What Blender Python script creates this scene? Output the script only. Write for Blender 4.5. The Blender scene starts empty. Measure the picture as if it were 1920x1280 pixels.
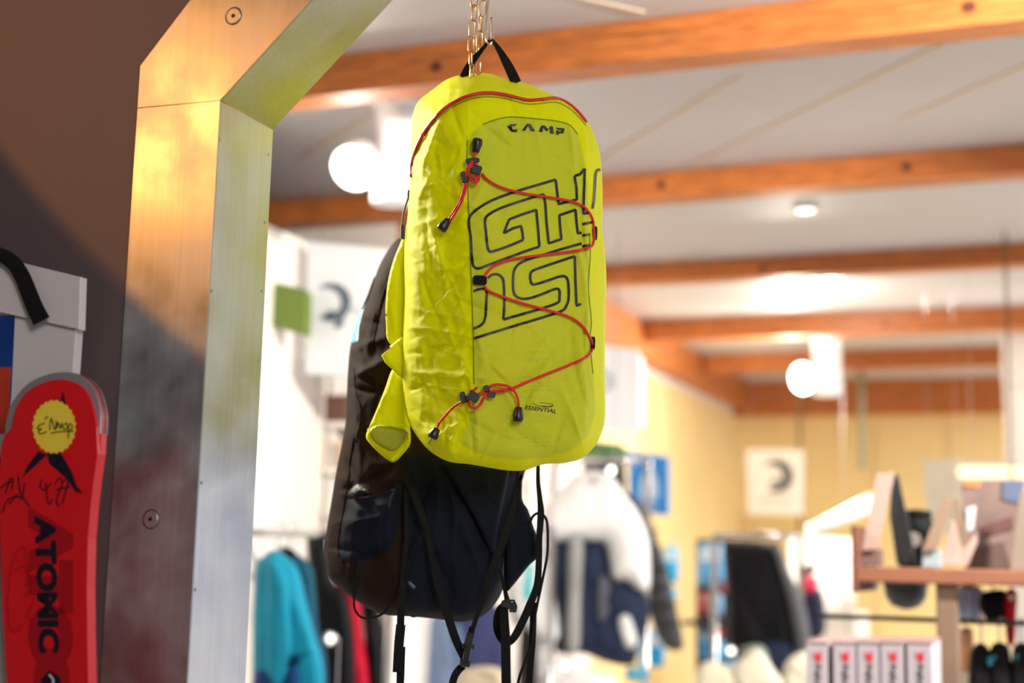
import bpy, math, random
import numpy as np
from mathutils import Vector, Matrix
from mathutils.geometry import delaunay_2d_cdt
R = math.radians
rng = np.random.RandomState(7)
SC = bpy.context.scene
COL = SC.collection

# ------------------------------------------------------------------ camera
EYE = Vector((0, 0, 1.6))
PITCH, ROLL, TH = R(8.556), R(1.369), R(21.497)
FP = 2666.667
cam_d = bpy.data.cameras.new('camera'); cam = bpy.data.objects.new('camera', cam_d); COL.objects.link(cam)
UP0 = Vector((0, -math.sin(PITCH), math.cos(PITCH))); FW = Vector((0, math.cos(PITCH), math.sin(PITCH))); X0 = Vector((1, 0, 0))
RT = X0*math.cos(ROLL)+UP0*math.sin(ROLL); UPV = -X0*math.sin(ROLL)+UP0*math.cos(ROLL)
M = Matrix((RT, UPV, -FW)).transposed().to_4x4(); M.translation = EYE
cam.matrix_world = M
cam_d.lens = 50; cam_d.sensor_width = 36; cam_d.clip_start = .05; cam_d.clip_end = 100
cam_d.dof.use_dof = True; cam_d.dof.focus_distance = 1.61; cam_d.dof.aperture_fstop = 2.7; cam_d.dof.aperture_blades = 0
SC.camera = cam

# ------------------------------------------------------------------ light and exposure
SC.view_settings.view_transform = 'Standard'; SC.view_settings.look = 'None'
SC.view_settings.exposure = 0.0; SC.view_settings.gamma = 1.0; SC.view_settings.use_curve_mapping = False
wd = bpy.data.worlds.new('world'); SC.world = wd; wd.use_nodes = True
wb = wd.node_tree.nodes['Background']; wb.inputs[0].default_value = (.88, .92, 1, 1); wb.inputs[1].default_value = 1.1
WD = np.array([math.cos(TH), -math.sin(TH), 0.]); WN = np.array([math.sin(TH), math.cos(TH), 0.]); WZ = np.array([0, 0, 1.])   # room axes: along beams, into the shop, up
def room(s, D, z): return WD*s+WN*D+WZ*z
def lamp(kind, name, loc, target, power, color, size=.1, size_y=None, angle=60, blend=.3):
    l = bpy.data.lights.new(name, kind); l.energy = power; l.color = color
    if kind == 'AREA':
        l.shape = 'RECTANGLE'; l.size = size; l.size_y = size_y or size
    else: l.shadow_soft_size = size
    if kind == 'SPOT': l.spot_size = R(angle); l.spot_blend = blend
    o = bpy.data.objects.new(name, l); COL.objects.link(o); o.location = loc
    o.rotation_euler = (Vector(target)-Vector(loc)).to_track_quat('-Z', 'Y').to_euler()
    return o
# added unseen fill lights for the shop, its left wall and the packs
for _D in (3.2, 5.0, 7.0, 8.6):
    lamp('AREA', 'shop_ceiling_light', room(2.6 if _D < 4 else 1.9, _D, 2.66), room(2.6 if _D < 4 else 1.9, _D, 0)+np.array([0, .001, 0]), [38, 85, 130, 125][int((_D-2)/2)], (.96, .98, 1), 1.6, .6)
WALL_FILL = [lamp('SPOT', 'wall_spot_light', room(.9, 2.4, 2.62), room(-2.12, 4.0, 1.5), 430, (1, .95, .86), .05, angle=80, blend=.7),
            lamp('SPOT', 'wall_spot_light', room(.8, 6.9, 2.52), room(-2.1, 6.2, 1.5), 240, (1, .95, .88), .05, angle=80, blend=.7)]  # unseen spots added to whiten the left wall
lamp('AREA', 'shop_side_light', room(-1.45, 1.75, 2.35), room(-.1, 1.6, 1.75), 23, (1, .93, .76), .2, .2)  # added key on the left side of the packs
lamp('AREA', 'vestibule_light', room(1.3, -1.0, 2.5), room(-.1, 1.5, 1.6), 38, (1, .97, .92), .7, .7)  # added front fill from behind the camera

# ------------------------------------------------------------------ maths of pixels and points
def ray(px, py):
    px = np.asarray(px, float); py = np.asarray(py, float)
    u2 = (px-960)/FP; v2 = (640-py)/FP
    u = u2*math.cos(ROLL)-v2*math.sin(ROLL); v = u2*math.sin(ROLL)+v2*math.cos(ROLL)
    return np.stack([u, math.cos(PITCH)-v*math.sin(PITCH), math.sin(PITCH)+v*math.cos(PITCH)], -1)
E0 = np.array([0, 0, 1.6])
def hit(px, py, n, D):
    r = ray(px, py); t = (np.asarray(D)-E0@n)/(r@n)
    return E0+r*t[..., None] if np.ndim(t) else E0+r*t
YV = np.array([0, 1., 0])
def at(px, py, Y): return hit(px, py, YV, Y)
def onD(px, py, D): return hit(px, py, WN, D)
def onS(px, py, s): return hit(px, py, WD, s)
def onZ(px, py, z): return hit(px, py, WZ, z)
def sz(p): return float(p@WD), float(p[2])
# added warm spot left of the opening, its cone cut to light the frame
_e = at(304, 620, 1.42); _l = room(-1.55, .28, 2.36); _t = room(_e@WD+.75, 1.25, _e[2]+.95)
_a = Vector(_t-_l).angle(Vector(_e-_l))
lamp('SPOT', 'warm_spot_light', _l, _t, 23, (1, .40, .09), .010, angle=math.degrees(2*_a), blend=.03)

# ------------------------------------------------------------------ object helpers
def lin(c):
    c = [x/255 for x in c]
    return [x/12.92 if x <= .04045 else ((x+.055)/1.055)**2.4 for x in c]
MATS = {}
def mat(name, rgb, rough=.6, metal=0, var=0, vscale=6, bump=0, bscale=60, emit=0, trans=0, stretch=None, spec=.5, coat=0, sheen=0):
    if name in MATS: return MATS[name]
    m = bpy.data.materials.new(name); m.use_nodes = True; nt = m.node_tree; N = nt.nodes; L = nt.links
    b = N['Principled BSDF']; c = lin(rgb)+[1]
    b.inputs['Base Color'].default_value = c; b.inputs['Roughness'].default_value = rough; b.inputs['Metallic'].default_value = metal
    b.inputs['Specular IOR Level'].default_value = spec; b.inputs['Coat Weight'].default_value = coat; b.inputs['Sheen Weight'].default_value = sheen
    if emit:
        b.inputs['Emission Color'].default_value = c; b.inputs['Emission Strength'].default_value = emit
    if var or bump:
        tc = N.new('ShaderNodeTexCoord'); mp = N.new('ShaderNodeMapping'); L.new(tc.outputs['Object'], mp.inputs[0])
        if stretch: mp.inputs['Scale'].default_value = stretch
    if var:
        nz = N.new('ShaderNodeTexNoise'); nz.inputs['Scale'].default_value = vscale; nz.inputs['Detail'].default_value = 5
        L.new(mp.outputs[0], nz.inputs['Vector'])
        mr = N.new('ShaderNodeMapRange'); mr.inputs[1].default_value = .3; mr.inputs[2].default_value = .7; mr.inputs[3].default_value = 1-var; mr.inputs[4].default_value = 1+var
        L.new(nz.outputs[0], mr.inputs[0])
        mx = N.new('ShaderNodeVectorMath'); mx.operation = 'SCALE'; mx.inputs[0].default_value = c[:3]; L.new(mr.outputs[0], mx.inputs['Scale'])
        L.new(mx.outputs[0], b.inputs['Base Color'])
    if bump:
        nz2 = N.new('ShaderNodeTexNoise'); nz2.inputs['Scale'].default_value = bscale; nz2.inputs['Detail'].default_value = 3
        L.new(mp.outputs[0], nz2.inputs['Vector'])
        bp = N.new('ShaderNodeBump'); bp.inputs['Strength'].default_value = bump; bp.inputs['Distance'].default_value = .004
        L.new(nz2.outputs[0], bp.inputs['Height']); L.new(bp.outputs[0], b.inputs['Normal'])
    if trans:
        tr = N.new('ShaderNodeBsdfTranslucent'); tr.inputs[0].default_value = c
        ms = N.new('ShaderNodeMixShader'); ms.inputs[0].default_value = trans
        L.new(b.outputs[0], ms.inputs[1]); L.new(tr.outputs[0], ms.inputs[2]); L.new(ms.outputs[0], N['Material Output'].inputs[0])
    MATS[name] = m
    return m
def fabric(name, rgb, rough, trans, grid=650, gb=.25, sheen=0, spec=.4):
    """woven cloth with a fine ripstop relief"""
    m = mat(name, rgb, rough, trans=trans, spec=spec, sheen=sheen); nt = m.node_tree; N = nt.nodes; L = nt.links
    b = N['Principled BSDF']; tc = N.new('ShaderNodeTexCoord')
    hs = []
    for ax in ('X', 'Z'):
        w = N.new('ShaderNodeTexWave'); w.bands_direction = ax; w.inputs['Scale'].default_value = grid/6.283*1.0; w.inputs['Distortion'].default_value = .6
        w.inputs['Detail'].default_value = 0; L.new(tc.outputs['Object'], w.inputs['Vector']); hs.append(w)
    mx = N.new('ShaderNodeMath'); mx.operation = 'MAXIMUM'; L.new(hs[0].outputs['Fac'], mx.inputs[0]); L.new(hs[1].outputs['Fac'], mx.inputs[1])
    nz = N.new('ShaderNodeTexNoise'); nz.inputs['Scale'].default_value = 45; nz.inputs['Detail'].default_value = 6; L.new(tc.outputs['Object'], nz.inputs['Vector'])
    ad = N.new('ShaderNodeMath'); ad.operation = 'MULTIPLY_ADD'; ad.inputs[1].default_value = 3.0; L.new(nz.outputs[0], ad.inputs[0]); L.new(mx.outputs[0], ad.inputs[2])
    bp = N.new('ShaderNodeBump'); bp.inputs['Strength'].default_value = gb; bp.inputs['Distance'].default_value = .0008
    L.new(ad.outputs[0], bp.inputs['Height']); L.new(bp.outputs[0], b.inputs['Normal'])
    return m
def props(o, label=None, cat=None, group=None, kind=None):
    for k, v in (('label', label), ('category', cat), ('group', group), ('kind', kind)):
        if v: o[k] = v
    return o
def root(name, loc, label, cat, group=None):
    o = bpy.data.objects.new(name, None); COL.objects.link(o); o.location = loc; o.empty_display_size = .05
    return props(o, label, cat, group)
def origin_of(o):
    v = Vector((0, 0, 0))
    while o is not None: v = v+o.location; o = o.parent
    return np.array(v)
def build(name, vf, m, parent=None, smooth=False, label=None, cat=None, group=None, kind=None):
    verts, faces = vf; verts = np.asarray(verts, float)
    if parent is None:
        org = np.array([(verts[:, 0].min()+verts[:, 0].max())/2, (verts[:, 1].min()+verts[:, 1].max())/2, verts[:, 2].min()])
    else: org = origin_of(parent)
    me = bpy.data.meshes.new(name); me.from_pydata((verts-org).tolist(), [], faces); me.materials.append(m)
    if smooth: me.shade_smooth()
    me.update()
    o = bpy.data.objects.new(name, me); COL.objects.link(o)
    if parent is None: o.location = org
    else: o.parent = parent
    return props(o, label, cat, group, kind)
def join(*vfs):
    V = []; F = []; k = 0
    for v, f in vfs:
        v = np.asarray(v, float); V.append(v); F += [tuple(i+k for i in q) for q in f]; k += len(v)
    return np.concatenate(V), F
def fixn(o):
    import bmesh
    bm = bmesh.new(); bm.from_mesh(o.data); bmesh.ops.recalc_face_normals(bm, faces=bm.faces); bm.to_mesh(o.data); bm.free(); return o
def prism(a, b):
    """closed solid between two matching rings of points"""
    n = len(a); V = np.concatenate([a, b])
    return V, [tuple(range(n)), tuple(range(2*n-1, n-1, -1))]+[(i, i+n, (i+1) % n+n, (i+1) % n) for i in range(n)]
def polyD(pts, D, t):
    """solid with an outline given in the plane D of the room, thickness t into the shop"""
    p = onD([q[0] for q in pts], [q[1] for q in pts], D); return prism(p, p+WN*t)
def polyS(pts, s, t):
    p = onS([q[0] for q in pts], [q[1] for q in pts], s); return prism(p, p+WD*t)
def rbox(s0, s1, D0, D1, z0, z1, bev=0):
    if bev <= 0:
        a = [room(s0, D0, z0), room(s1, D0, z0), room(s1, D0, z1), room(s0, D0, z1)]
        return prism(np.array(a), np.array(a)+WN*(D1-D0))
    rings = []
    for e, D in ((bev, D0), (0, D0+bev), (0, D1-bev), (bev, D1)):
        b = bev
        rings.append(np.array([room(s, D, z) for s, z in ((s0+b, z0+e), (s1-b, z0+e), (s1-e, z0+b), (s1-e, z1-b), (s1-b, z1-e), (s0+b, z1-e), (s0+e, z1-b), (s0+e, z0+b))]))
    n = 8; V = np.concatenate(rings); F = [tuple(range(n)), tuple(range(4*n-1, 3*n-1, -1))]
    for k in range(3): F += [(k*n+i, (k+1)*n+i, (k+1)*n+(i+1) % n, k*n+(i+1) % n) for i in range(n)]
    return V, F
def smooth_line(pts, n=8, closed=False):
    P = np.asarray(pts, float); out = []
    m = len(P)
    for i in range(m if closed else m-1):
        if closed: a, b, c, d = P[(i-1) % m], P[i], P[(i+1) % m], P[(i+2) % m]
        else: a, b, c, d = P[max(i-1, 0)], P[i], P[i+1], P[min(i+2, m-1)]
        for k in range(n):
            t = k/n; out.append(.5*((2*b)+(-a+c)*t+(2*a-5*b+4*c-d)*t*t+(-a+3*b-3*c+d)*t**3))
    if not closed: out.append(P[-1])
    return np.array(out)
def tube(P, r, k=8, closed=False, caps=True):
    P = np.asarray(P, float); n = len(P); rr = np.broadcast_to(r, n)
    T = (np.roll(P, -1, 0)-np.roll(P, 1, 0)) if closed else np.gradient(P, axis=0)
    T /= np.linalg.norm(T, axis=1)[:, None]+1e-12
    ref = np.array([0, 0, 1.]) if abs(T[0][2]) < .9 else np.array([1., 0, 0])
    V = []; u = np.cross(T[0], ref); u /= np.linalg.norm(u)
    for i in range(n):
        u = u-T[i]*(u@T[i]); u /= np.linalg.norm(u); w = np.cross(T[i], u)
        for j in range(k):
            a = 2*math.pi*j/k; V.append(P[i]+rr[i]*(math.cos(a)*u+math.sin(a)*w))
    F = []
    for i in range(n if closed else n-1):
        a, b = i*k, ((i+1) % n)*k
        F += [(a+j, b+j, b+(j+1) % k, a+(j+1) % k) for j in range(k)]
    if not closed and caps: F += [tuple(range(k)), tuple(range(n*k-1, (n-1)*k-1, -1))]
    return np.array(V), F
def lathe(base, axis, prof, k=24):
    """profile [(radius, along)] turned about an axis"""
    axis = np.array(axis, float); axis /= np.linalg.norm(axis)
    P = np.array([np.asarray(base)+axis*h for r, h in prof])
    ref = np.array([0, 0, 1.]) if abs(axis[2]) < .9 else np.array([1., 0, 0])
    u = np.cross(axis, ref); u /= np.linalg.norm(u); w = np.cross(axis, u); V = []
    for (r, h), p in zip(prof, P):
        for j in range(k):
            a = 2*math.pi*j/k; V.append(p+max(r, 1e-5)*(math.cos(a)*u+math.sin(a)*w))
    n = len(prof); F = []
    for i in range(n-1): F += [(i*k+j, (i+1)*k+j, (i+1)*k+(j+1) % k, i*k+(j+1) % k) for j in range(k)]
    F += [tuple(range(k)), tuple(range(n*k-1, (n-1)*k-1, -1))]
    return np.array(V), F

# ---- cloth with a free outline: front and back skins that meet in a rounded edge
def resample(P, sp, closed=True):
    P = np.asarray(P, float)
    if closed: P = np.vstack([P, P[:1]])
    L = np.r_[0, np.cumsum(np.linalg.norm(np.diff(P, axis=0), axis=1))]
    n = max(4, int(L[-1]/sp)); t = np.linspace(0, L[-1], n+(0 if closed else 1), endpoint=not closed)
    return np.stack([np.interp(t, L, P[:, 0]), np.interp(t, L, P[:, 1])], -1)
def edist(Q, P):
    A = P; B = np.roll(P, -1, 0); d = np.full(len(Q), 1e9)
    for a, b in zip(A, B):
        ab = b-a; t = np.clip(((Q-a)@ab)/(ab@ab+1e-12), 0, 1); d = np.minimum(d, np.linalg.norm(Q-(a+t[:, None]*ab), axis=1))
    return d
def inside(Q, P):
    c = np.zeros(len(Q), bool); B = np.roll(P, -1, 0)
    for a, b in zip(P, B):
        if a[1] == b[1]: continue
        k = ((a[1] > Q[:, 1]) != (b[1] > Q[:, 1])) & (Q[:, 0] < (b[0]-a[0])*(Q[:, 1]-a[1])/(b[1]-a[1])+a[0]); c ^= k
    return c
def skin(outline, sp, round_out=True):
    P = smooth_line(outline, 5, True) if round_out else np.array(outline, float)
    P = resample(P, sp)
    x0, y0 = P.min(0); x1, y1 = P.max(0)
    g = []
    for j, y in enumerate(np.arange(y0, y1, sp*.866)):
        xs = np.arange(x0+(j % 2)*sp/2, x1, sp); g.append(np.stack([xs, np.full(len(xs), y)], -1))
    g = np.concatenate(g); g = g[inside(g, P)]; d = edist(g, P); g = g[d > sp*.55]; d = d[d > sp*.55]
    # extra ring of points close to the edge keeps it round
    n = len(P); V = np.concatenate([P, g]); E = [(i, (i+1) % n) for i in range(n)]
    r = delaunay_2d_cdt([Vector(v) for v in V.tolist()], E, [], 1, 1e-5)
    V2 = np.array([tuple(v) for v in r[0]]); F = [tuple(f) for f in r[2]]
    D = edist(V2, P); D[D < 1e-3] = 0
    return V2, F, D
def rnd(d, Rr): return np.sqrt(np.clip(1-(1-np.minimum(d/Rr, 1))**2, 0, 1))
def creases(n, box, length, width, amp, angle=None, spread=3.14):
    out = []
    for i in range(n):
        a = rng.uniform(-spread, spread)+(angle or 0)
        out.append((rng.uniform(box[0], box[2]), rng.uniform(box[1], box[3]), a, length*rng.uniform(.5, 1.5), width*rng.uniform(.5, 1.6), amp*rng.choice([-1, 1])*rng.uniform(.3, 1)))
    return out
def crease_field(C, x, y):
    z = np.zeros(np.shape(x))
    for cx, cy, a, L, w, h in C:
        u = (x-cx)*math.cos(a)+(y-cy)*math.sin(a); v = -(x-cx)*math.sin(a)+(y-cy)*math.cos(a)+u*u*.0012*np.sign(h)
        z += h*np.exp(-np.sqrt((v/w)**2+.02)*1.3)*np.exp(-(u/L)**2)
    return z
def cloth(name, outline, mp, front, thick, Rr, sp, m, parent=None, wr=None, back_flat=.6, rounded=True, **kw):
    """mp(px,py,depth)->point; front: depth number or function of px,py; thick: metres"""
    V, F, d = skin(outline, sp, rounded)
    f = front(V[:, 0], V[:, 1]) if callable(front) else np.full(len(V), float(front))
    w = (wr(V[:, 0], V[:, 1]) if callable(wr) else crease_field(wr, V[:, 0], V[:, 1]))*np.minimum(d/18 if callable(wr) else d/(.3*Rr), 1) if wr else 0
    s = rnd(d, Rr); mid = f+thick*.5
    yf = mid-thick*.5*s+w; yb = mid+thick*.5*s*back_flat+1e-4
    A = mp(V[:, 0], V[:, 1], yf); B = mp(V[:, 0], V[:, 1], yb)
    n = len(V); edge = d == 0; idx = np.arange(n)+n; idx[edge] = np.arange(n)[edge]
    VV = np.concatenate([A, B]); FF = [f for f in F]+[tuple(int(idx[i]) for i in reversed(f)) for f in F]
    # drop the unused doubles of the edge
    used = np.zeros(2*n, bool)
    for q in FF: used[list(q)] = True
    re = np.cumsum(used)-1
    return fixn(build(name, (VV[used], [tuple(int(re[i]) for i in q) for q in FF]), m, parent, True, **kw))

# ================================================================== materials
WOOD = mat('glulam_wood', (184, 106, 50), .45, var=.28, vscale=5, stretch=(1, 6, 14), bump=.1, bscale=30)
CEIL = mat('ceiling_paint', (190, 186, 186), .5, var=.02)
SEAM = mat('ceiling_strip', (200, 180, 158), .5)
YWALL = mat('yellow_wall_paint', (238, 212, 150), .7, var=.02)
WWALL = mat('white_wall_panel', (236, 228, 220), .6, var=.02)
BROWN = mat('brown_wall_paint', (95, 80, 80), .6, var=.06, vscale=2, bump=.15, bscale=400)
FLOOR = mat('shop_floor', (196, 188, 178), .5, var=.1)
BLACKP = mat('black_plastic', (24, 24, 27), .35)
CHROME = mat('chrome', (200, 200, 200), .2, 1)
DARK = mat('black_webbing', (14, 13, 13), .85, bump=.3, bscale=900, spec=.3)
WHITEP = mat('white_plastic', (235, 235, 236), .4)

def metal_mat():
    m = bpy.data.materials.new('brushed_steel'); m.use_nodes = True; N = m.node_tree.nodes; L = m.node_tree.links; b = N['Principled BSDF']
    b.inputs['Metallic'].default_value = 1; b.inputs['Anisotropic'].default_value = .5
    tc = N.new('ShaderNodeTexCoord'); mp = N.new('ShaderNodeMapping'); mp.inputs['Scale'].default_value = (260, 260, 3); L.new(tc.outputs['Object'], mp.inputs[0])
    nz = N.new('ShaderNodeTexNoise'); nz.inputs['Scale'].default_value = 1.0; nz.inputs['Detail'].default_value = 4; L.new(mp.outputs[0], nz.inputs['Vector'])
    n2 = N.new('ShaderNodeTexNoise'); n2.inputs['Scale'].default_value = 14; n2.inputs['Detail'].default_value = 6; L.new(tc.outputs['Object'], n2.inputs['Vector'])
    cr = N.new('ShaderNodeMapRange'); cr.inputs[1].default_value = .3; cr.inputs[2].default_value = .7; cr.inputs[3].default_value = .50; cr.inputs[4].default_value = .66
    ad = N.new('ShaderNodeMath'); ad.operation = 'MULTIPLY_ADD'; ad.inputs[1].default_value = .35; L.new(nz.outputs[0], ad.inputs[0])
    h = N.new('ShaderNodeMath'); h.operation = 'MULTIPLY'; h.inputs[1].default_value = .65; L.new(n2.outputs[0], h.inputs[0]); L.new(h.outputs[0], ad.inputs[2])
    L.new(ad.outputs[0], cr.inputs[0])
    cb = N.new('ShaderNodeCombineColor'); [L.new(cr.outputs[0], cb.inputs[i]) for i in range(3)]; L.new(cb.outputs[0], b.inputs['Base Color'])
    rr = N.new('ShaderNodeMapRange'); rr.inputs[1].default_value = .35; rr.inputs[2].default_value = .7; rr.inputs[3].default_value = .36; rr.inputs[4].default_value = .54
    L.new(n2.outputs[0], rr.inputs[0]); L.new(rr.outputs[0], b.inputs['Roughness'])
    bp = N.new('ShaderNodeBump'); bp.inputs['Strength'].default_value = .05; bp.inputs['Distance'].default_value = .0008; L.new(nz.outputs[0], bp.inputs['Height']); L.new(bp.outputs[0], b.inputs['Normal'])
    return m
STEEL = metal_mat()

# ================================================================== the room
ZC = 2.8
SL = -2.12                                  # left wall of the shop
DB = [2.94, 4.19, 5.52, 6.89, 8.15]         # near faces of the beams
DW = 9.62
C0 = at(415, 188, 1.4); D0 = float(C0@WN)   # inner front corner of the entrance frame
t_rev = .105
struct = dict(kind='structure'); zb0 = float(onD(1500, 777, DW-.12)[2])
build('floor', rbox(-4, 5.5, -2.5, DW+.1, -.1, 0), FLOOR, **struct)
build('ceiling', rbox(-4.1, 5.5, D0+t_rev, DW+.1, ZC, ZC+.1), CEIL, **struct)
wl = build('wall_left', rbox(SL-.1, SL, 4.28, DW, 0, ZC), WWALL, **struct)
build('wall_left_far', rbox(SL, SL+.012, 6.5, DW, 0, float(onD(1500, 777, DW-.12)[2])), YWALL, **struct)
build('wall_partition', rbox(SL-.1, SL, D0+t_rev, 4.28, 0, 2.52), WWALL, **struct)
build('wall_side', rbox(-4.1, -4.0, D0+t_rev, 4.28, 0, ZC), WWALL, **struct)
build('wall_recess', rbox(-4.1, SL-.1, 4.28, 4.38, 0, ZC), WWALL, **struct)
wbk = build('wall_back', rbox(SL-.1, 5.5, DW, DW+.1, 0, ZC), YWALL, **struct)
build('wall_right', rbox(5.4, 5.5, D0+t_rev, DW, 0, ZC), mat('cool_white_wall', (196, 206, 228), .6), **struct)
build('wall_back_cladding', rbox(1.2, 5.4, DW-.02, DW, 0, zb0), mat('cool_white_wall', (196, 206, 228), .6), **struct)  # unseen panel added for a cool reflection in the steel frame
# vertical joint strips on the yellow wall
for px in (1310, 1500, 1640, 1780):
    s = sz(onD(px, 850, DW))[0]; build('joint_strip', rbox(s-.012, s+.012, DW-.006, DW, 0, 2.5), mat('wall_joint', (224, 196, 136), .6), wbk)
zb = float(onD(1500, 777, DW-.12)[2])
build('trim_1', rbox(SL, 5.4, DW-.12, DW, zb, ZC, .004), WOOD, **struct)
build('trim_2', rbox(SL, SL+.12, 4.285, DW-.12, zb+.05, ZC, .004), WOOD, **struct)
for i, D in enumerate(DB):
    z0 = float(onD(1500, [82, 352, 515, 629, 693][i], D)[2])
    w = .09
    r_ = root('ceiling_beam', room(0, D, z0), ['nearest glued timber ceiling beam, running behind the hanging chain', 'second timber ceiling beam, level with the large round lamp', 'third timber ceiling beam from the front, left of the tall chain', 'fourth timber ceiling beam, bright orange behind the small white lamp', 'farthest free timber ceiling beam, just in front of the beam over the yellow wall'][i], 'beam', 'timber ceiling beams')
    nl = 3; zz = np.linspace(z0, ZC-.001, nl+1)
    for k in range(nl): build('lamella', rbox(-3.98 if i < 2 else SL+.13, 5.39, D+.0015*(k % 2), D+w-.0015*(k % 2), zz[k], zz[k+1]-.0008, .0012), WOOD, r_)
    for px in ((820, 1820), (1240, 1700), (1430,), (1660,), (1300,))[i]:
        s = sz(onD(px, [95, 330, 480, 600, 670][i], D))[0]; c = room(s, D+.002, z0+.04)
        build('knot', lathe(c, -WN, [(.013, 0), (.013, .0025), (.004, .003)], 12), mat('wood_knot', (88, 42, 22), .6), r_)
# cover strips of the ceiling boards
tn = 3
for (a, b) in (((1129, 299), (1382, 147)), ((1295, 310), (1763, 86)), ((1684, 227), (1925, 123)), ((1050, -10), (1207, 26)), ((560, 300), (700, 214)), ((1150, 520), (1330, 470))):
    A = onZ(a[0], a[1], ZC-.003); B = onZ(b[0], b[1], ZC-.003); dd = (B-A)/np.linalg.norm(B-A); q = np.cross(dd, WZ)*.008
    ring = np.array([A-q, B-q, B+q, A+q]); build('trim_%d' % tn, prism(ring, ring+WZ*.0029), SEAM, **struct); tn += 1

# the vestibule around the camera
VW = mat('vestibule_wall_paint', (158, 146, 146), .7, var=.04)
build('wall_vestibule', rbox(-4, 3.2, -2.6, -2.5, 0, 3.2), VW, **struct)
build('wall_vestibule_side', rbox(-4.1, -4, -2.6, D0, 0, 3.2), VW, **struct)
build('ceiling_vestibule', rbox(-4.1, 5.5, -2.6, D0, 3.2, 3.3), VW, **struct)
# ---- entrance wall and its steel frame
def W2(px, py): return sz(onD(px, py, D0))
si, zi = W2(415, 188)                     # inner corner
so, zo = W2(258, 124)                     # outer corner
sb = W2(190, 1280)[0]; so = (so+W2(205, 1100)[0])/2; si = (si+W2(358, 1100)[0])/2
i2 = W2(584, 0); o2 = W2(357, 0)
mi = (i2[1]-zi)/(i2[0]-si); mo = (o2[1]-zo)/(o2[0]-so)
zt = 2.66; s_it = si+(zt-zi)/mi; s_ot = so+(zt+.11-zo)/mo
sm = s_it+.52                              # mirror line of the arch
def mir(p): return (2*sm-p[0], p[1])
inner = [(si, 0), (si, zi), (s_it, zt)]; outer = [(so, 0), (so, zo), (s_ot, zt+.11)]
def P3(lst, D): return np.array([room(s, D, z) for s, z in lst])
hole = outer+[mir(p) for p in reversed(outer)]
ring = [(-4, 0), hole[0]]+hole[1:-1]+[hole[-1], (5.5, 0), (5.5, 3.2), (-4, 3.2)]
fixn(build('wall_entrance', prism(P3(ring, D0+.003), P3(ring, D0+t_rev-.002)), BROWN, **struct))
fr = root('entrance_frame', room(si, D0, 0), 'brushed steel frame lining the entrance opening, with a slanted upper corner', 'frame')
g = .0005
zs = W2(415, 190)[1]; zso = W2(253, 203)[1]
polys = [[(so, 0), (si, 0), (si, zi-g), (so, zso-g)],
         [(so, zso+g), (si, zi+g), (s_it, zt), (s_ot, zt+.11), (so, zo)]]
polys += [[mir(p) for p in reversed(q)] for q in polys]
polys.append([(s_it+g, zt), mir((s_it+g, zt)), mir((s_ot+g, zt+.11)), (s_ot+g, zt+.11)])
for k, q in enumerate(polys):
    o = fixn(build('face_panel', prism(P3(q, D0), P3(q, D0+.0022)), STEEL, fr))
revs = [((si, 0), (si, zi-g)), ((si, zi+g), (s_it, zt)), ((s_it+g, zt), mir((s_it+g, zt)))]
revs += [(mir(b), mir(a)) for a, b in revs[:2]]
for a, b in revs:
    dx, dz = b[0]-a[0], b[1]-a[1]; L_ = math.hypot(dx, dz); nx, nz = -dz/L_*.002, dx/L_*.002
    q = [a, b, (b[0]+nx, b[1]+nz), (a[0]+nx, a[1]+nz)]
    fixn(build('reveal_panel', prism(P3(q, D0+.0008), P3(q, D0+t_rev)), STEEL, fr))
INK = mat('dark_gap', (22, 18, 18), .6)
for px, py in ((438, 30), (283, 973)):
    c = onD(px, py, D0)
    s_ = build('screw', lathe(c+WN*.001, -WN, [(.0088, 0), (.0088, .0013), (.0078, .0018), (.001, .0018)], 28), STEEL, fr)
    build('screw_socket', lathe(c-WN*.0005, -WN, [(.0021, 0), (.0021, .0008)], 12), INK, s_)
    a = np.linspace(0, 2*math.pi, 32, endpoint=False); build('screw_rim', tube([c-WN*.0002+WD*math.cos(t)*.0093+WZ*math.sin(t)*.0093 for t in a], .00045, 6, True), INK, s_)
for k, py in enumerate((262, 545, 905, 1105)):
    c = onD([411, 396, 377, 365][k], py, D0+.0005)+WD*.001; build('rivet', lathe(c, -WN, [(.0016, 0), (.0014, .001), (.0004, .0014)], 10), STEEL, fr)
for k, py in enumerate((405, 640, 765, 935)):
    c = room(si, D0+.098, zi-.03-.075*k); build('rivet', lathe(c, WD, [(.0016, 0), (.0014, .001), (.0004, .0014)], 10), STEEL, fr)

# ================================================================== the yellow pack
YEL = fabric('neon_ripstop', (236, 238, 0), .6, .25, grid=2200, gb=.3, spec=.12)
YEL2 = fabric('neon_mesh_panel', (226, 232, 58), .6, .30, grid=2600, gb=.4, spec=.12)
YDK = mat('seam_thread', (120, 140, 8), .7)
RED = mat('red_cord', (226, 24, 36), .45, bump=.3, bscale=1500)
REDZ = mat('red_zip', (206, 34, 40), .5)
PRINT = mat('black_print', (14, 16, 20), .5)
zipl = np.array([(771, 330), (772, 308), (778, 285), (790, 258), (808, 230), (832, 205), (858, 188), (885, 178), (912, 174), (945, 177), (985, 187), (1010, 187), (1040, 184), (1062, 192), (1082, 208), (1099, 228)])
def zipy(x): return np.interp(x, zipl[:, 0], zipl[:, 1], left=345, right=250)
seam = np.array([(878, 262), (877, 300), (880, 400), (883, 480), (886, 560), (889, 640), (890, 720), (880, 790), (850, 850)])
def seamx(y): return np.interp(y, seam[:, 1], seam[:, 0])
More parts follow.
